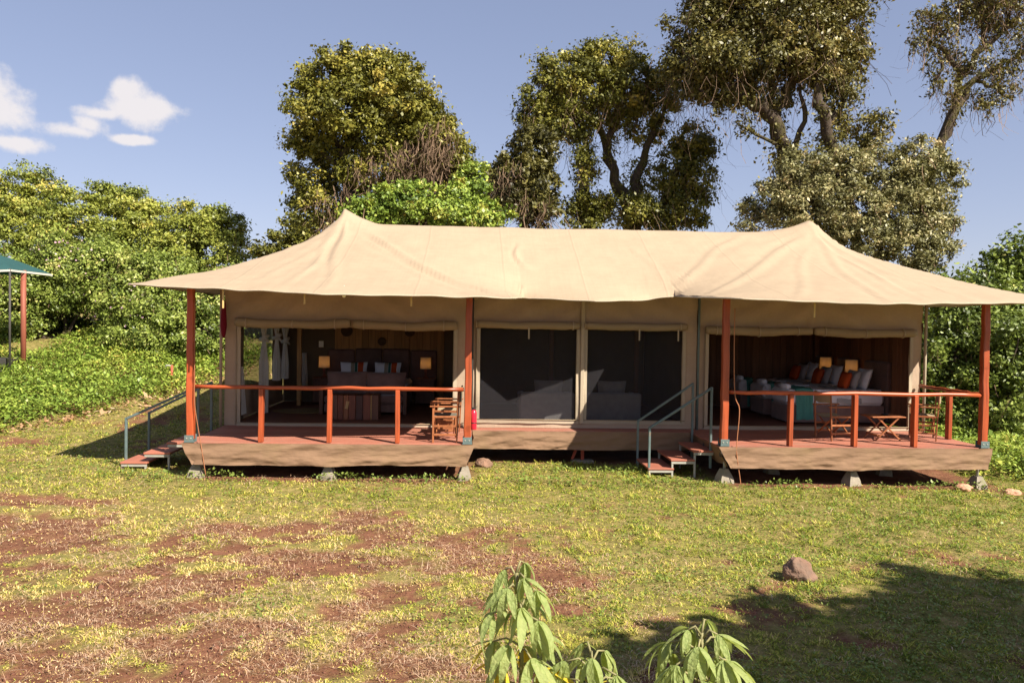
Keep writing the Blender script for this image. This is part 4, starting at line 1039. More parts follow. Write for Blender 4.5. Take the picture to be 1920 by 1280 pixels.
mb = MB(); mb.cloth(lambda u, v: (-4.66+.02*math.sin(u*22), 3.0+.35*u*(1-v*.8), .7+1.0*v), 16, 8); o = mb.build('curtain_tail', m_curtain, None, smooth=True); tag(o, 'loose white curtain corner by the left opening', 'curtain')
mb = MB(); mb.tube([(-4.58, 2.4, 2.76), (-4.42, 3.2, 2.77), (-4.42, 6.9, 2.77)], .014, 8); o = mb.build('curtain_rail', m_dark, None, smooth=True); tag(o, 'dark rail carrying the knotted curtains', 'curtain rail')
mb = MB(); mb.lathe([(.62, 0), (.64, .006), (.63, .012)], 32); o = mb.build('rug', m_rug, None); o.location = (atx(570, 4.7), 4.75, DZ-.002); o.scale = (1.1, .8, 1); tag(o, 'tan woven rug on the floor left of the sofa', 'rug')
mb = MB(); mb.cloth(lambda u, v: (.22*(u-.5)*(1-.4*v), .03*math.sin(u*14), .9*v), 14, 6); o = mb.build('hanging_towel', m_curtain, None, smooth=True); o.location = (atx(569, 6.8), 6.8, DZ+.35); tag(o, 'pale towel hanging in the dark behind the sofa’s left end', 'towel')
# ------------------------------------------------------------------ right bedroom: three beds in a row
BEDS = [(3.20, 4.18, 6.95, 'nearest'), (4.62, 5.55, 6.95, 'middle'), (5.98, 6.88, 6.85, 'farthest')]
for i, (ya, yb, xa, nm_) in enumerate(BEDS):
    ym = (ya+yb)/2; t = thing('single_bed', f'{nm_} of the three single beds in the right room', 'bed', (8.0, ym, DZ), 0, 'single beds in the right room')
    h = (yb-ya)/2; mb = MB(); mb.box((xa-8.0, -h, .03), (1.1, h, .40), .02); mb.build('base', m_leather2, t)
    mb = MB(); mb.box((xa-8.02, -h-.015, .405), (1.1, h+.015, .74), .07); mb.build('mattress', m_white, t)
    mb = MB()
    def fold(u, v, h=h, xa=xa): return (.02+.55*u, (2*v-1)*(h+.026), .752+.012*math.sin(u*9+v*14)-(.30*max(0, abs(2*v-1)-.94)/.06 if abs(2*v-1) > .94 else 0))
    mb.cloth(fold, 10, 34); mb.build('turned_sheet', m_grey, t, smooth=True)
    mb = MB(); mb.box((1.12, -h-.05, .05), (1.22, h+.05, 1.36), .04); mb.build('headboard', m_leather, t)
    # throw blanket across the foot
    mb = MB(); yt = h+.03
    def thr(u, v, yt=yt, h=h, xa=xa):
        s_ = (v*2-1)*1.65; x = xa-8.0+.14+.42*u+.03*math.sin(s_*3+u*2)
        if abs(s_) <= 1: y, z = s_*yt, .758+.012*math.sin(s_*8+u*6)
        else: y, z = math.copysign(yt+.012+.012*math.sin(u*15), s_), .758-(abs(s_)-1)*1.02-.01*math.sin(u*12)
        return (x, y, z)
    mb.cloth(thr, 14, 60); o = mb.build('throw_blanket', m_teal, None, smooth=True); o.location = (8.0, ym, DZ); tag(o, f'teal throw across the foot of the {nm_} single bed', 'blanket', 'teal throws on the single beds')
    mb = MB(); mb.tube([(xa-7.94, -.34, .795), (xa-7.94, .34, .795)], [.058, .058], 14); o = mb.build('rolled_towel', m_white, None, smooth=True); o.location = (8.0, ym, DZ-.005); tag(o, f'rolled white towel on the foot of the {nm_} single bed', 'towel', 'rolled towels on the single beds')
    for (dx, w_, h_, m_, what, k) in ((.40, .42, .40, m_orange, 'orange cushion', 1), (.60, .58, .44, m_grey, 'grey-white pillow', 2), (.84, .62, .48, m_white, 'white pillow', 3)):
        cushion('pillow', f'{what} at the head of the {nm_} single bed', (8.0+dx, ym-.06*(k == 1), DZ+.74+h_*.46), w_, h_, .17, m_, rz=math.pi/2, rx=.32, group='pillows on the single beds', seed=10*i+k, cat='pillow')
for (y, lab) in ((4.40, 'between the nearest and middle single beds'), (5.76, 'between the middle and farthest single beds')):
    table('brown bedside table '+lab, 8.72, 9.12, y-.17, y+.17, .82); lampstand('lit lamp with tapered shade '+lab, 8.92, y, DZ+.82, .9)
# ------------------------------------------------------------------ lounge behind the screens
for (a, b, lab) in ((1.10, 2.26, 'left'), (2.42, 3.68, 'right')):
    t = thing('lounge_sofa', f'grey upholstered sofa behind the {lab} insect screen', 'sofa', ((a+b)/2, 3.35, DZ), 0, 'grey sofas behind the screens'); w = (b-a)/2
    mb = MB(); mb.box((-w, -.42, .04), (w, -.22, .64), .03); mb.build('backrest', m_sofa, t)
    mb = MB(); mb.box((-w, -.2, .04), (w, .45, .42), .03); mb.build('seat', m_sofa, t)
    for s_ in (-1, 1): mb = MB(); mb.box((s_*w, -.21, .425), (s_*(w-.14), .44, .60), .03); mb.build('arm', m_sofa, t)
    cushion('scatter_cushion', f'grey cushion upright on the {lab} lounge sofa', ((a+b)/2+.05, 3.28, DZ+.66), .62, .46, .2, m_sofa, rx=.2, group='grey cushions on the lounge sofas', seed=int(a*10))

# ------------------------------------------------------------------ small things on the grass
def rock(name, label, loc, r, seed, m_, cat, flat_=.75, cut=None):
    rr = np.random.default_rng(seed); n0, n1 = 44, 26; V = []; 
    for j in range(n1+1):
        for i in range(n0):
            th = math.pi*j/n1; ph = 2*math.pi*i/n0; d = np.array([math.sin(th)*math.cos(ph), math.sin(th)*math.sin(ph), math.cos(th)])
            k = 1+.5*(float(fbm(d[0]*1.6+seed+4, d[1]*1.6+d[2]*1.1+9, seed, 4))-.5)*2+.16*(float(fbm(d[0]*6+seed, d[1]*6+d[2]*5+3, seed+2, 3))-.5)
            for q in range(5):
                nn = unit(np.random.default_rng(seed*10+q).normal(size=3)); dd = d@nn
                if dd > .3: k = min(k, .86/max(dd, .3)*.97)
            V.append(d*k*r*np.array([1, .9, flat_]))
    Fk = [(j*n0+i, j*n0+(i+1) % n0, (j+1)*n0+(i+1) % n0, (j+1)*n0+i) for j in range(n1) for i in range(n0)]
    o = npmesh(name, np.array(V), np.array(Fk), m_, None, smooth=False); o.location = loc; tag(o, label, cat); return o
rock('stone', 'brown boulder lying alone on the lawn', (3.66, -5.25, float(gh(3.66, -5.25))+.06), .185, 4, m_rock, 'stone', .85)
rock('stone', 'pale stone on the soil left of the corner footing', (8.66, -.32, float(gh(8.66, -.32))+.02), .15, 8, m_brick, 'stone', .55)
rock('stone', 'pale flat stone on the soil right of the corner footing', (9.34, -.62, float(gh(9.34, -.62))+.01), .17, 9, m_brick, 'stone', .45)
rock('stone', 'dark stone in the shade under the left end of the middle ledge', (.32, 1.2, .02), .16, 6, m_rock, 'stone')
p = at(322, 745, 9.5); t = thing('water_standpipe', 'red standpipe with a tap at the edge of the lawn', 'standpipe', (float(p[0]), 9.5, float(gh(p[0], 9.5))))
mb = MB(); mb.tube([(0, 0, -.1), (0, 0, .62)], .035, 8); mb.build('riser', m_redpipe, t, smooth=True); mb = MB(); mb.tube([(0, 0, .60), (-.13, -.05, .62), (-.16, -.06, .56)], .022, 8); mb.build('tap', m_alu, t, smooth=True)

# ------------------------------------------------------------------ the green tent at the left edge
t = thing('green_tent', 'dark green canvas tent roof cut off by the left edge', 'tent', (-14.6, 10.1, float(gh(-14.6, 10.1))))
gx0, gx1, gy0, gy1, ge = -17.8, -12.62, 9.0, 11.2, 3.95
def groof(u, v):
    x = gx0+(gx1-gx0)*u; y = gy0+(gy1-gy0)*v; k = min(x-gx0, gx1-x, y-gy0, gy1-y)
    return (x, y, ge+.55*k-.06*k*k-.05*math.sin(math.pi*min(1, abs(u-.5)*2))*(k < .01))
mb = MB(); mb.cloth(groof, 62, 40); rf = mb.build('roof', m_gtent, t, smooth=True, world=True)
mb = MB(); mb.cloth(lambda u, v: (groof(u, 0)[0], gy0-.012, groof(u, 0)[2]-.005-.055*v), 40, 2); mb.cloth(lambda u, v: (gx1+.012, groof(1, u)[1], groof(1, u)[2]-.005-.055*v), 20, 2); mb.build('hem', m_gtrim, t, smooth=True, world=True)
for (x, r, m_, nm_, y) in ((-12.66, .03, m_dark, 'thin_pole', 9.04), (-12.68, .075, m_postd, 'wooden_post', 9.75)):
    mb = MB(); mb.tube([(x, y, float(gh(x, y))-.1), (x, y, 3.97)], r, 10); mb.build(nm_, m_, t, smooth=True, world=True)
mb = MB(); mb.box((-17.5, 9.2, float(gh(-14, 9.3))-.05), (-12.85, 11.0, float(gh(-14, 9.3))+.35), .02); mb.build('platform', m_dark, t, world=True)

# ------------------------------------------------------------------ trees and shrubs
r_ = lambda s: np.random.default_rng(s)
# the vine-hung tree behind the left peak
tree('vine_hung_tree', 'tall rounded tree draped in dry vines behind the left peak', 'tree', (at(655, 420, 13)[0], 13.0),
     [([(650, 420, 13), (655, 350, 13), (640, 290, 13), (620, 230, 13), (600, 180, 13)], .22, .06), ([(640, 300, 13), (672, 250, 12.7), (690, 200, 12.5)], .12, .05),
      ([(655, 350, 13), (700, 280, 13.2), (760, 210, 13.3)], .14, .05), ([(645, 330, 13), (610, 290, 12.8), (575, 260, 12.7)], .1, .04)],
     [(640, 150, 13, 78, 45), (715, 155, 13, 78, 45), (585, 205, 12.6, 50, 48), (655, 205, 12.4, 75, 48), (752, 205, 12.8, 68, 55), (690, 130, 13.3, 70, 32), (805, 240, 13, 38, 55),
      (842, 290, 13.2, 32, 48), (868, 320, 13.2, 26, 30), (700, 250, 12.6, 55, 30, .8), (580, 265, 12.8, 40, 28, .8), (790, 290, 12.6, 52, 50, .9), (845, 325, 12.6, 44, 40, 1.2), (825, 265, 12.6, 30, 40, 1.0), (585, 320, 13.4, 38, 56, .8), (600, 395, 13.2, 50, 38, .8), (720, 325, 12.8, 76, 46, .8), (640, 320, 14.2, 50, 60, .5), (760, 250, 13.4, 60, 50, .8)],
     112000, .11, m_leaf_olive, r_(101), tufts=.35, vines=[(800, 275, 12.2, 56, 50), (735, 310, 12.2, 60, 36), (820, 300, 12.2, 44, 44), (625, 385, 12.6, 45, 30)], vine_n=1500, vine_w=.022, vlen=(.4, 1.3), sub=.4, shell=.72, wr=.55, tmean=.5)
tree('creeper_thicket', 'bright green creeper mound behind the left part of the roof', 'shrub', (at(780, 420, 11.0)[0], 11.0),
     [([(780, 430, 11), (770, 400, 11), (760, 370, 11)], .1, .05)],
     [(745, 385, 11, 72, 34), (820, 405, 10.8, 90, 28), (690, 405, 10.8, 48, 26), (905, 405, 10.9, 55, 26), (855, 372, 11.2, 45, 30), (888, 345, 11.4, 26, 34), (770, 365, 11.3, 45, 22, .7)],
     34000, .10, m_leaf_green, r_(102), vine_n=120, vine_w=.02, vlen=(.3, .8), sub=.32, shell=.75, wr=.6, tmean=.52)
tree('ivy_dark_tree', 'dark low tree with brown hanging vines between the tall trees', 'tree', (at(985, 430, 14)[0], 14.0),
     [([(985, 430, 14), (990, 380, 14), (985, 320, 14), (995, 270, 14)], .18, .06)],
     [(1000, 275, 14, 38, 38, .8), (965, 330, 14, 50, 42), (1005, 350, 14, 40, 60), (945, 385, 13.8, 45, 40), (1015, 400, 13.6, 36, 32, .6)],
     26000, .13, m_leaf_brown, r_(103), vines=[(1012, 380, 13.3, 30, 40), (960, 340, 13.4, 40, 40)], vine_n=420, vine_w=.02, vlen=(.5, 1.6), sub=.36, shell=.65, tmean=.34)
tree('forest_tree', 'tall crooked forest tree behind the middle of the roof', 'tree', (at(1185, 430, 16)[0], 16.0),
     [([(1185, 440, 16), (1182, 390, 16), (1150, 340, 16), (1138, 280, 16), (1120, 220, 16)], .30, .10), ([(1185, 395, 16), (1198, 320, 16), (1225, 250, 16), (1250, 200, 16)], .22, .07),
      ([(1225, 420, 16), (1262, 330, 15.8), (1290, 275, 15.7), (1320, 250, 15.7)], .16, .04), ([(1100, 440, 15.6), (1094, 350, 15.6), (1100, 270, 15.7), (1085, 210, 15.8)], .2, .07), ([(1138, 280, 16), (1160, 200, 16), (1170, 140, 16)], .14, .05)],
     [(1062, 125, 16, 48, 36), (1142, 112, 16, 58, 36), (1030, 170, 15.7, 48, 42), (1105, 165, 15.4, 66, 48), (1180, 160, 16, 55, 50), (1235, 175, 16.2, 40, 42), (1020, 220, 15.6, 42, 36), (1075, 225, 15.5, 55, 36), (1210, 235, 16.3, 34, 40, .6), (1150, 215, 16, 40, 28, .7),
      (1290, 265, 15.8, 42, 34, .7), (1265, 315, 15.6, 40, 48, .8), (1310, 330, 15.8, 28, 50, .55), (1290, 390, 15.6, 42, 38, .8), (1175, 395, 15, 60, 26), (1100, 330, 15.4, 16, 70, .9), (1098, 400, 15.2, 40, 32), (1235, 395, 15.6, 50, 36, .8), (1200, 330, 16.5, 30, 40, .3)],
     92000, .118, m_leaf_olive, r_(104), tufts=.35, vine_n=800, vine_w=.014, vlen=(.6, 2.6), sub=.46, shell=.68, wr=.5, tmean=.42)
tree('mossy_giant_tree', 'tallest mossy tree whose crown leaves the top of the picture', 'tree', (at(1500, 440, 13)[0], 13.0),
     [([(1500, 440, 13), (1490, 350, 13), (1476, 290, 13), (1452, 225, 12.8), (1405, 190, 12.6), (1350, 150, 12.6)], .36, .12), ([(1452, 225, 13), (1490, 150, 13), (1515, 80, 13), (1520, 20, 13)], .20, .09),
      ([(1590, 420, 12.6), (1588, 330, 12.6), (1550, 250, 12.3), (1535, 170, 12.2), (1530, 60, 12.4)], .28, .12), ([(1405, 190, 13), (1385, 120, 13), (1360, 60, 13)], .12, .05), ([(1550, 250, 12.6), (1580, 190, 12.8), (1600, 120, 12.9)], .12, .04), ([(1476, 290, 13), (1420, 255, 12.7), (1380, 230, 12.7)], .08, .03), ([(1480, 300, 12.8), (1510, 230, 12.6), (1500, 160, 12.6)], .12, .05), ([(1588, 330, 12.6), (1630, 260, 12.6), (1660, 230, 12.6)], .09, .03), ([(1405, 190, 12.6), (1340, 190, 12.6), (1290, 150, 12.7)], .10, .04), ([(1452, 225, 12.8), (1440, 150, 12.7), (1430, 80, 12.7)], .13, .06)],
     [(1330, 50, 13, 62, 50), (1410, 40, 13, 75, 55), (1505, 45, 12.8, 80, 60), (1580, 50, 13, 48, 55), (1285, 105, 13, 42, 40), (1350, 115, 12.6, 75, 48), (1440, 110, 12.5, 75, 52), (1530, 115, 12.6, 65, 50), (1300, 155, 13, 45, 34), (1360, 165, 12.8, 60, 28, .8), (1590, 120, 13, 34, 40, .7),
      (1450, -45, 13, 130, 50), (1570, -40, 13, 70, 50), (1360, -20, 13.4, 70, 50), (1570, 190, 12.9, 30, 50, .5), (1615, 250, 12.9, 46, 40, .55), (1480, 290, 12.7, 30, 50, .3), (1560, 290, 12.5, 34, 40, .35), (1440, 170, 13.5, 50, 24, .4)],
     115000, .12, m_leaf_brown, r_(105), tufts=.4, vine_n=1300, vine_w=.013, vlen=(.6, 2.6), sub=.5, shell=.55, wr=.5, tmean=.46)
tree('silver_leaf_tree', 'broad silvery-leaved tree rising behind the right peak', 'tree', (at(1610, 500, 9.5)[0], 9.5),
     [([(1610, 500, 9.5), (1600, 420, 9.5), (1580, 360, 9.5), (1560, 320, 9.5)], .2, .06), ([(1600, 430, 9.5), (1660, 360, 9.6), (1710, 310, 9.7)], .13, .04), ([(1595, 420, 9.5), (1520, 380, 9.4), (1460, 380, 9.4)], .1, .03)],
     [(1490, 335, 9.5, 62, 40), (1575, 325, 9.3, 66, 44), (1655, 330, 9.6, 60, 42), (1715, 310, 9.8, 48, 42), (1755, 345, 9.8, 40, 46), (1440, 385, 9.5, 46, 34), (1515, 395, 9.2, 70, 42), (1600, 395, 9, 70, 48), (1690, 395, 9.3, 70, 50), (1745, 410, 9.6, 42, 40), (1620, 445, 9, 70, 34), (1710, 465, 9.2, 55, 34), (1405, 420, 9.6, 26, 18, .6), (1765, 470, 9.4, 28, 30, .6)],
     80000, .095, m_leaf_silver, r_(106), tufts=.2, vine_n=150, vine_w=.018, vlen=(.3, .9), sub=.32, shell=.7, wr=.45, tmean=.5)
tree('leaning_mossy_tree', 'bare-limbed mossy tree at the top right corner', 'tree', (at(1720, 440, 13.5)[0], 13.5),
     [([(1730, 430, 13.5), (1745, 330, 13.5), (1765, 262, 13.5), (1790, 200, 13.5), (1802, 140, 13.5), (1850, 85, 13.5), (1905, 35, 13.5)], .24, .08), ([(1802, 140, 13.5), (1772, 95, 13.4), (1735, 70, 13.4)], .14, .05), ([(1790, 205, 13.5), (1828, 150, 13.3), (1880, 115, 13.3), (1935, 100, 13.3)], .13, .05), ([(1850, 85, 13.5), (1840, 40, 13.4), (1800, 10, 13.4)], .1, .04), ([(1828, 150, 13.3), (1870, 165, 13.3), (1900, 190, 13.3)], .07, .03), ([(1772, 95, 13.4), (1760, 140, 13.3), (1750, 170, 13.3)], .06, .02)],
     [(1745, 45, 13.5, 36, 26, .7), (1800, 22, 13.5, 52, 26, .8), (1880, 25, 13.5, 46, 34), (1725, 85, 13.4, 22, 26, .5), (1748, 140, 13.4, 14, 34, .6), (1905, 80, 13.4, 36, 30, .7), (1890, 150, 13.3, 24, 40, .7), (1850, 190, 13.3, 32, 20, .7), (1820, 110, 13.4, 24, 30, .5), (1785, 165, 13.3, 14, 40, .5), (1850, 130, 13.3, 30, 22, .5), (1770, 70, 13.4, 26, 30, .5), (1860, -20, 13.5, 80, 30)],
     15000, .105, m_leaf_brown, r_(107), tufts=.5, vine_n=1100, vine_w=.014, vlen=(.3, 1.6), sub=.32, shell=.4, tmean=.45)
# right-hand hedge of shrubs beside the deck
tree('hedge_shrub', 'leafy shrub rising above the roof’s right end', 'shrub', (at(1885, 640, 8.5)[0], 8.5), [([(1885, 640, 8.5), (1880, 560, 8.5), (1890, 490, 8.5)], .1, .04)],
     [(1895, 490, 8.5, 40, 40), (1850, 525, 8.5, 44, 26), (1930, 520, 8.5, 50, 50), (1890, 570, 8.2, 70, 46), (1950, 600, 8, 50, 60), (1820, 560, 8.6, 40, 30)], 16000, .12, m_leaf_mixed, r_(108), sub=.42, shell=.6, tmean=.30)
tree('hedge_shrub', 'dark shrub right behind the corner of the right deck', 'shrub', (at(1800, 780, 6.0)[0], 6.0), [([(1800, 780, 6), (1790, 700, 6), (1800, 620, 6)], .1, .04)],
     [(1780, 620, 6.4, 55, 55), (1840, 640, 6.2, 60, 60), (1760, 700, 6, 45, 60), (1820, 720, 5.8, 60, 60), (1770, 775, 5.4, 40, 40), (1800, 560, 6.8, 60, 36)], 22000, .105, m_leaf_mixed, r_(109), sub=.4, shell=.55, tmean=.26, vine_n=150, vine_w=.015, vlen=(.2, .6))
tree('hedge_shrub', 'sunlit shrub at the right edge beyond the corner post', 'shrub', (at(1900, 820, 4.8)[0], 4.8), [([(1900, 800, 4.8), (1895, 740, 4.8), (1900, 660, 4.8)], .08, .03)],
     [(1890, 650, 5.2, 42, 55), (1925, 700, 5, 46, 60), (1885, 740, 4.6, 36, 46), (1925, 790, 4.2, 46, 50), (1960, 650, 5, 40, 60)], 17000, .095, m_leaf_mixed, r_(110), sub=.36, shell=.58, tmean=.40, vine_n=150, vine_w=.012, vlen=(.2, .6))
# left-hand wall of trees and shrubs
tree('acacia_tree', 'pale green flat-topped tree at the far left edge', 'tree', (at(50, 600, 17)[0], 17.0), [([(50, 600, 17), (55, 500, 17), (60, 420, 17), (50, 360, 17)], .16, .05), ([(58, 430, 17), (100, 390, 17)], .08, .03)],
     [(45, 350, 17, 60, 30), (100, 378, 17, 46, 26), (20, 385, 16.5, 50, 32), (75, 410, 16.2, 60, 34), (130, 420, 16, 50, 30), (25, 440, 15.8, 50, 40), (100, 460, 15.6, 60, 34), (-50, 400, 16.5, 60, 60)], 46000, .10, m_leaf_yellow, r_(111), sub=.5, shell=.6, flat=.55, tmean=.5)
tree('acacia_tree', 'pale green tree left of the middle gap in the hedge', 'tree', (at(230, 600, 16.5)[0], 16.5), [([(230, 600, 16.5), (235, 500, 16.5), (228, 430, 16.5), (215, 385, 16.5)], .14, .05), ([(232, 460, 16.5), (265, 415, 16.5)], .07, .03)],
     [(205, 368, 16.5, 46, 24), (245, 385, 16.5, 48, 24), (280, 415, 16.3, 46, 28), (215, 420, 15.8, 50, 34), (180, 455, 15.5, 50, 34), (240, 465, 15.3, 50, 36)], 34000, .10, m_leaf_yellow, r_(112), sub=.5, shell=.6, flat=.55, tmean=.5)
tree('acacia_tree', 'rounded yellow-green tree just left of the roof corner', 'tree', (at(370, 600, 16)[0], 16.0), [([(370, 600, 16), (372, 500, 16), (365, 440, 16), (385, 400, 16)], .14, .05), ([(368, 470, 16), (420, 440, 16), (450, 450, 16)], .06, .02)],
     [(380, 405, 16, 56, 24), (350, 432, 15.8, 44, 28), (415, 432, 16, 44, 30), (390, 465, 15.6, 60, 34), (330, 480, 15.4, 44, 36), (440, 478, 16, 24, 26, .6), (300, 470, 15.8, 36, 50, .8)], 36000, .10, m_leaf_yellow, r_(113), sub=.5, shell=.6, flat=.55, tmean=.46, vine_n=150, vine_w=.02, vlen=(.2, .7))
tree('distant_tree', 'small dark tree peeping over the roof’s left slope', 'tree', (at(545, 500, 24)[0], 24.0), [([(545, 500, 24), (548, 460, 24), (550, 430, 24)], .14, .05)],
     [(556, 425, 24, 24, 22), (530, 450, 24, 26, 16), (500, 468, 24, 28, 12), (575, 450, 24, 26, 26)], 6000, .17, m_leaf_olive, r_(114), sub=.4, shell=.6, tmean=.4)
def flowers(t, clumps, n, rng):
    V0, F0, t0, P = leaf_mass(clump_px(clumps), n, .07, rng, sub=.5, shell=.95)
    P = P+np.array([0, -.12, .05]); ang = rng.uniform(0, 6.28, (n*6,))[:len(P)]
    Vs = []; Fs = []; b = 0
    k = np.arange(5)*2*np.pi/5
    for q, p in enumerate(P):
        r = rng.uniform(.025, .045); nrm = unit(np.array([rng.normal(0, .4)+.3, -1, .5])); u = unit(np.cross(nrm, [0, 0, 1.])); v = np.cross(nrm, u)
        Vs.append(p-nrm*.02); Vs += [p+(u*math.cos(a+ang[q])+v*math.sin(a+ang[q]))*r for a in k]; Fs += [(b, b+1+i, b+1+(i+1) % 5) for i in range(5)]; b += 6
    npmesh('flowers', np.array(Vs), np.array(Fs), m_flower, t, attr={'tint': np.repeat(rng.random(len(P)), 6)}, world=True)['kind'] = 'stuff'
t = tree('flowering_shrub', 'large flowering hedge shrub with pale pink blooms, left of the tent', 'shrub', (at(250, 650, 12.6)[0], 12.6), [([(250, 640, 12.6), (240, 580, 12.8), (245, 520, 13)], .08, .04), ([(260, 640, 12.6), (300, 580, 12.8), (320, 520, 13)], .07, .03)],
     [(150, 490, 13.4, 70, 45), (215, 505, 13.2, 66, 48), (285, 520, 13.2, 66, 46), (345, 540, 13.2, 62, 44), (238, 570, 12.6, 50, 46), (290, 590, 12.4, 66, 46), (355, 600, 12.6, 56, 46), (405, 580, 13, 40, 50), (240, 630, 12, 60, 30), (320, 640, 11.9, 66, 26), (395, 640, 12.2, 40, 26), (430, 540, 13.4, 40, 40)],
     74000, .09, m_leaf_mixed, r_(115), sub=.46, shell=.6, tmean=.54, vine_n=250, vine_w=.015, vlen=(.2, .7))
flowers(t, [(160, 480, 13.3, 60, 30), (220, 520, 13.0, 60, 50), (290, 560, 12.6, 60, 50), (230, 600, 12.3, 50, 30)], 40, r_(5))
t = tree('overhanging_shrub', 'flowering shrub over a dark hollow behind the green tent', 'shrub', (at(95, 650, 13.2)[0], 13.2), [([(118, 650, 13.2), (122, 600, 13.4), (110, 540, 13.6)], .09, .05), ([(140, 655, 13.2), (135, 610, 13.3), (150, 550, 13.5)], .07, .03), ([(100, 640, 13), (60, 620, 13), (20, 600, 13)], .06, .03)],
     [(90, 505, 13.6, 66, 44), (30, 520, 13.6, 60, 50), (130, 530, 13.2, 52, 36), (75, 560, 13, 44, 34), (20, 590, 13, 40, 36), (165, 545, 12.9, 34, 34), (60, 610, 12.8, 30, 26, .6), (20, 635, 12.4, 36, 22), (-40, 560, 13, 50, 70)],
     36000, .09, m_leaf_mixed, r_(116), sub=.46, shell=.6, tmean=.5, vine_n=150, vine_w=.015, vlen=(.2, .7))
flowers(t, [(120, 490, 13.4, 60, 40)], 14, r_(6))
# low scrub behind the hedge closes the gaps down to the ground
for (lab, cl, n_, s_) in (('dark undergrowth mass behind the left hedge', [(60, 600, 15.5, 80, 70), (180, 600, 15.5, 80, 70), (300, 590, 15.5, 80, 80), (410, 580, 15.5, 60, 80)], 14000, 201), ('dark undergrowth mass behind the right deck', [(1770, 680, 9, 70, 110), (1860, 690, 9, 70, 110), (1950, 690, 9, 60, 110), (1800, 560, 11, 60, 40)], 11000, 202)):
    V, Fk, tn, P = leaf_mass(clump_px(cl), n_, .2, r_(s_), sub=.5, shell=.4, tmean=.3); o = npmesh('undergrowth', V, Fk, m_leaf_mixed, None, attr={'tint': tn}); tag(o, lab, 'undergrowth', kind='stuff')
# leafy ground cover on the banks
def cover(name, label, xs, ys, cond, n, leaf, lm, rng, h=.42, tmean=.55):
    x = rng.uniform(*xs, n); y = rng.uniform(*ys, n); cl = fbm(x*1.5, y*1.5, 51, 4); k = cond(x, y, cl); keep = rng.random(n) < k
    x, y, cl, k = x[keep], y[keep], cl[keep], k[keep]; m = len(x); top = h*(.35+1.1*cl)*k
    z = gh(x, y)+top*np.sqrt(rng.random(m)); ang = rng.uniform(0, 6.28, m); tl = rng.normal(.15, .45, m); L = leaf*np.exp(rng.normal(0, .3, m))
    a = np.stack([np.cos(ang)*np.cos(tl), np.sin(ang)*np.cos(tl), np.sin(tl)], -1)*L[:, None]; b = np.stack([-np.sin(ang), np.cos(ang), rng.normal(0, .35, m)], -1)*(L*rng.uniform(.4, .65, m))[:, None]
    V, Fk = kites(np.stack([x, y, z], -1), a, b); tt = np.clip(tmean+(cl-.5)*.9+rng.normal(0, .15, m), 0, 1)
    o = npmesh(name, V, Fk, lm, None, attr={'tint': np.repeat(tt, 4)}); tag(o, label, 'ground cover', kind='stuff')
cover('ground_cover', 'fresh green ground cover on the bank left of the tent', (-17, -4.9), (1.2, 13.5), lambda x, y, c_: sstep(-.2, 1.0, (y-(3.3+2.3*np.clip(x+10.4, -2, 4)))*.8+2.2*(c_-.5))*(1-np.exp(-((x+13.6)/1.0)**2)*sstep(10.2, 11.2, y)), 150000, .08, m_leaf_green, r_(301), .40, .54)
cover('ground_cover', 'fresh green ground cover to the right of the right deck', (9.4, 15), (-.6, 7), lambda x, y, c_: sstep(-.3, .7, (y-(1.6-1.0*(x-9.6)))*.9+2.0*(c_-.5))*sstep(9.45, 9.8, x), 52000, .075, m_leaf_green, r_(302), .5, .52)
cover('ground_cover', 'dry brown litter along the foot of the left bank', (-14, -5.0), (1.0, 12), lambda x, y, c_: np.exp(-(((y-(3.2+2.3*np.clip(x+10.4, -2, 4)))/.7)**2))*.8, 16000, .10, m_straw, r_(303), .22, .25)
cover('ground_cover', 'small green plants sprouting along the front edges of the decks', (-6.4, 9.4), (-.75, 1.6), lambda x, y, c_: sstep(.52, .66, c_+.1*np.exp(-((y+.2)/.3)**2))*np.maximum(np.exp(-((y+.22)/.2)**2)*.9, ((x > .2)*(x < 4.4))*.55*sstep(1.55, 1.2, y)*sstep(.3, .9, y))*.9, 26000, .05, m_weed, r_(304), .16, .45)
# the tree to the right of the photographer, whose shadow lies on the lawn
t = thing('shade_tree', 'tree standing right of the lawn, casting the dappled shadow', 'tree', (9.6, -12.2, float(gh(9.6, -12.2))))
mb = MB(); rgs = r_(77); mb.tube([(9.6, -12.2, -.3), (9.5, -12.1, 2), (9.4, -12.0, 3.6), (9.2, -11.9, 5.5)], [.3, .24, .2, .1], 10); mb.tube([(9.4, -12.0, 3.4), (8.3, -11.6, 4.6), (7.4, -11.4, 5.3)], [.14, .1, .05], 8); mb.tube([(9.4, -12, 3.6), (10.4, -11.3, 4.8), (11, -10.8, 5.4)], [.14, .1, .05], 8)
mb.build('trunk', m_bark, t, smooth=True, world=True)
SH = []
def shadow_clump(px, py, h, rx, rz, w=1.0):
    g = atz(px, py, 0.0); s_ = h/math.tan(SUN_EL); SH.append((np.array([g[0]+math.sin(SUN_AZ)*s_, g[1]-math.cos(SUN_AZ)*s_, h]), np.array([rx, rx*.9, rz]), w))
for q in ((1880, 1110, 5.2, .9, .6), (1800, 1190, 5.4, .95, .65), (1480, 1140, 4.6, .5, .22), (1580, 1165, 4.8, .6, .25), (1690, 1175, 5.0, .5, .3), (1330, 1190, 4.8, .42, .25), (1420, 1230, 5.2, .65, .4), (1560, 1250, 5.5, .9, .6), (1260, 1250, 5.2, .6, .4), (1700, 1260, 5.6, 1.0, .7), (1960, 1150, 5.5, 1.2, .9), (1900, 1300, 5.8, 1.4, 1.0), (1600, 1380, 6, 1.5, 1.1), (1350, 1340, 5.8, 1.0, .8), (2100, 1250, 5.6, 1.6, 1.2)): shadow_clump(*q)
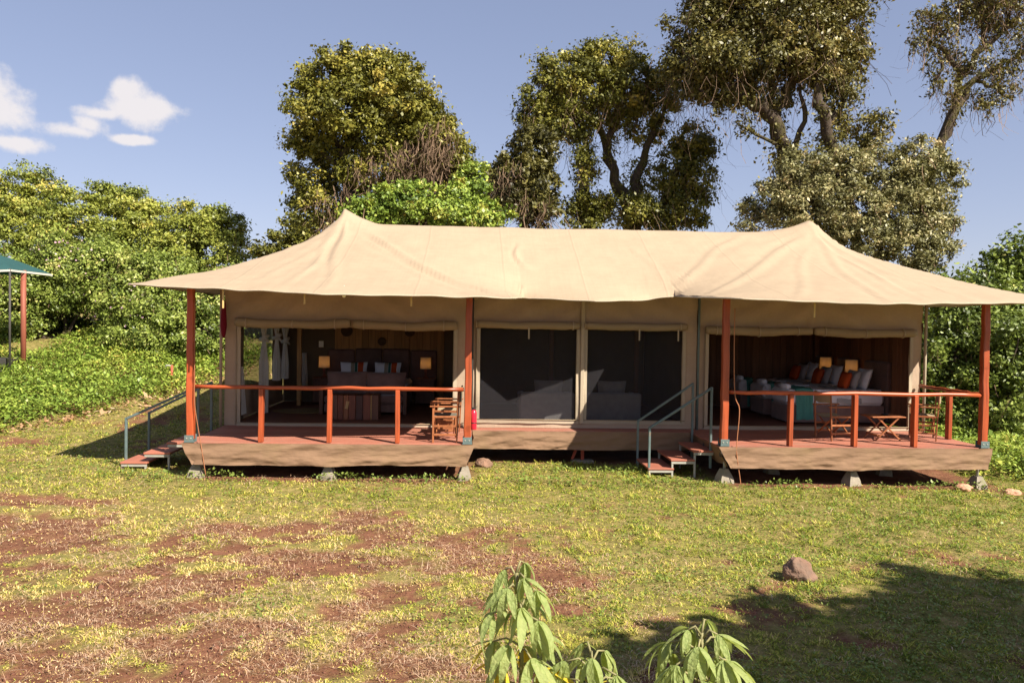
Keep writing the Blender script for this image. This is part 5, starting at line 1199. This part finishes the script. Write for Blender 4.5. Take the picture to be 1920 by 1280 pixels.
V, Fk, tn, P = leaf_mass(SH, 36000, .20, rgs, sub=.3, shell=.3, tmean=.5); npmesh('crown', V, Fk, m_leaf_olive, t, attr={'tint': tn}, world=True)

# ------------------------------------------------------------------ plants in front of the camera
def leaflet_mesh(L, Wd, droop, seed):
    rr = random.Random(seed); n = 9; V = []
    for i in range(n+1):
        s_ = i/n; w = Wd*(math.sin(math.pi*min(1, s_**.8))**.8)*(1 if s_ < 1 else 0)+.0008
        x = L*s_*math.cos(droop*s_*.6); z = -L*droop*.55*s_**1.7; wv = .06*Wd*math.sin(s_*14+seed)
        V += [(x, -w, z+w*.32+wv), (x, 0, z), (x, w, z+w*.32-wv)]
    Fk = [(i*3+k, i*3+k+1, (i+1)*3+k+1, (i+1)*3+k) for i in range(n) for k in range(2)]
    me = bpy.data.meshes.new('leaflet'); me.from_pydata(V, [], Fk); me.update()
    for p in me.polygons: p.use_smooth = True
    a = me.attributes.new('tint', 'FLOAT', 'POINT'); a.data.foreach_set('value', [rr.uniform(.35, .75)+.12*(k % 3 == 1) for k in range(len(V))]); return me
LF = [leaflet_mesh(1.0, .108, d, i) for i, d in enumerate((.35, .7, 1.0, 1.3))]
LFY = [m.copy() for m in LF]
for m in LF: m.materials.append(m_pleaf)
for m in LFY: m.materials.append(m_pleafy)
def plant(name, label, top, lean, nodes, seed, size):
    rr = random.Random(seed); x, y, z = top; bx, by = x+lean[0], y+lean[1]; g = float(gh(bx, by)); t = thing(name, label, 'plant', (bx, by, g), 0, 'leafy plants in the foreground')
    S = [Vector((bx+(x-bx)*s_+.015*math.sin(s_*9), by+(y-by)*s_, g-.05+(z-g+.05)*s_)) for s_ in np.linspace(0, 1, 12)]
    mb = MB(); mb.tube(S, [.014-.008*i/11 for i in range(12)], 8); mb.build('stem', m_stem, t, smooth=True, world=True)
    for (h, ang, reach, rise, nl, sz, yel) in nodes:
        base = Vector((x, y, z))*1.0; k = h/max(.01, (z-g)); base = S[-1].lerp(S[0], min(.9, k))
        tip = base+Vector((math.cos(ang)*reach, math.sin(ang)*reach, rise)); mid = (base+tip)/2+Vector((0, 0, .02+abs(rise)*.2))
        mb = MB(); mb.tube([base, mid, tip], [.005, .004, .0035], 6); lf = mb.build('leaf', m_stem, t, smooth=True, world=True)
        for q in range(nl):
            s_ = (q-(nl-1)/2)/max(1, (nl-1)/2); a = ang+s_*1.5+rr.uniform(-.12, .12); L = size*sz*(1-.3*abs(s_))*rr.uniform(.9, 1.1)
            me = rr.choice((LFY if yel and rr.random() < yel else LF)); o = bpy.data.objects.new('leaflet', me); COL.objects.link(o); o.parent = lf
            dip = rr.uniform(.1, .85)+.25*abs(s_)
            M = Matrix.Translation(tip-Vector(t.location)) @ Matrix.Rotation(a, 4, 'Z') @ Matrix.Rotation(dip, 4, 'Y') @ Matrix.Rotation(rr.uniform(-.4, .4), 4, 'X') @ Matrix.Diagonal((L, L*rr.uniform(.95, 1.25), L, 1))
            o.matrix_local = M
    return t
ND1 = []
rr = random.Random(9)
for i in range(27):
    h = .0+.019*i; ang = i*2.4+.6; yel = 0 if h < .22 else min(1, (h-.22)*5); ND1.append((h, ang, .025+.055*min(1, i/9)+rr.uniform(0, .03), .03 if i < 12 else -.0, 5 if i % 2 else 6, .85+.35*min(1, i/8), yel))
plant('leafy_shoot', 'tall drooping green shoot with yellowing lower leaves, foreground middle', (.22, -10.8, 1.765), (.10, .0), ND1, 3, .14)
ND2 = [(.0+.013*i, i*2.4+1.0, .035+.075*min(1, i/7)+rr.uniform(0, .03), .03, 6+(i % 2), .85+.3*min(1, i/6), .5 if i > 19 else 0) for i in range(26)]
plant('leafy_shoot', 'green shoot with spread leaves in the foreground, right of the tall one', (.93, -10.8, 1.535), (-.05, .05), ND2, 5, .145)
ND3 = [(.0+.018*i, i*2.4+2.2, .04+.07*min(1, i/4), .03, 6, .9+.25*min(1, i/4), .4 if i > 9 else 0) for i in range(15)]
plant('leafy_shoot', 'low green shoot cut by the bottom edge, between the two others', (.50, -10.85, 1.475), (.02, .0), ND3, 7, .15)
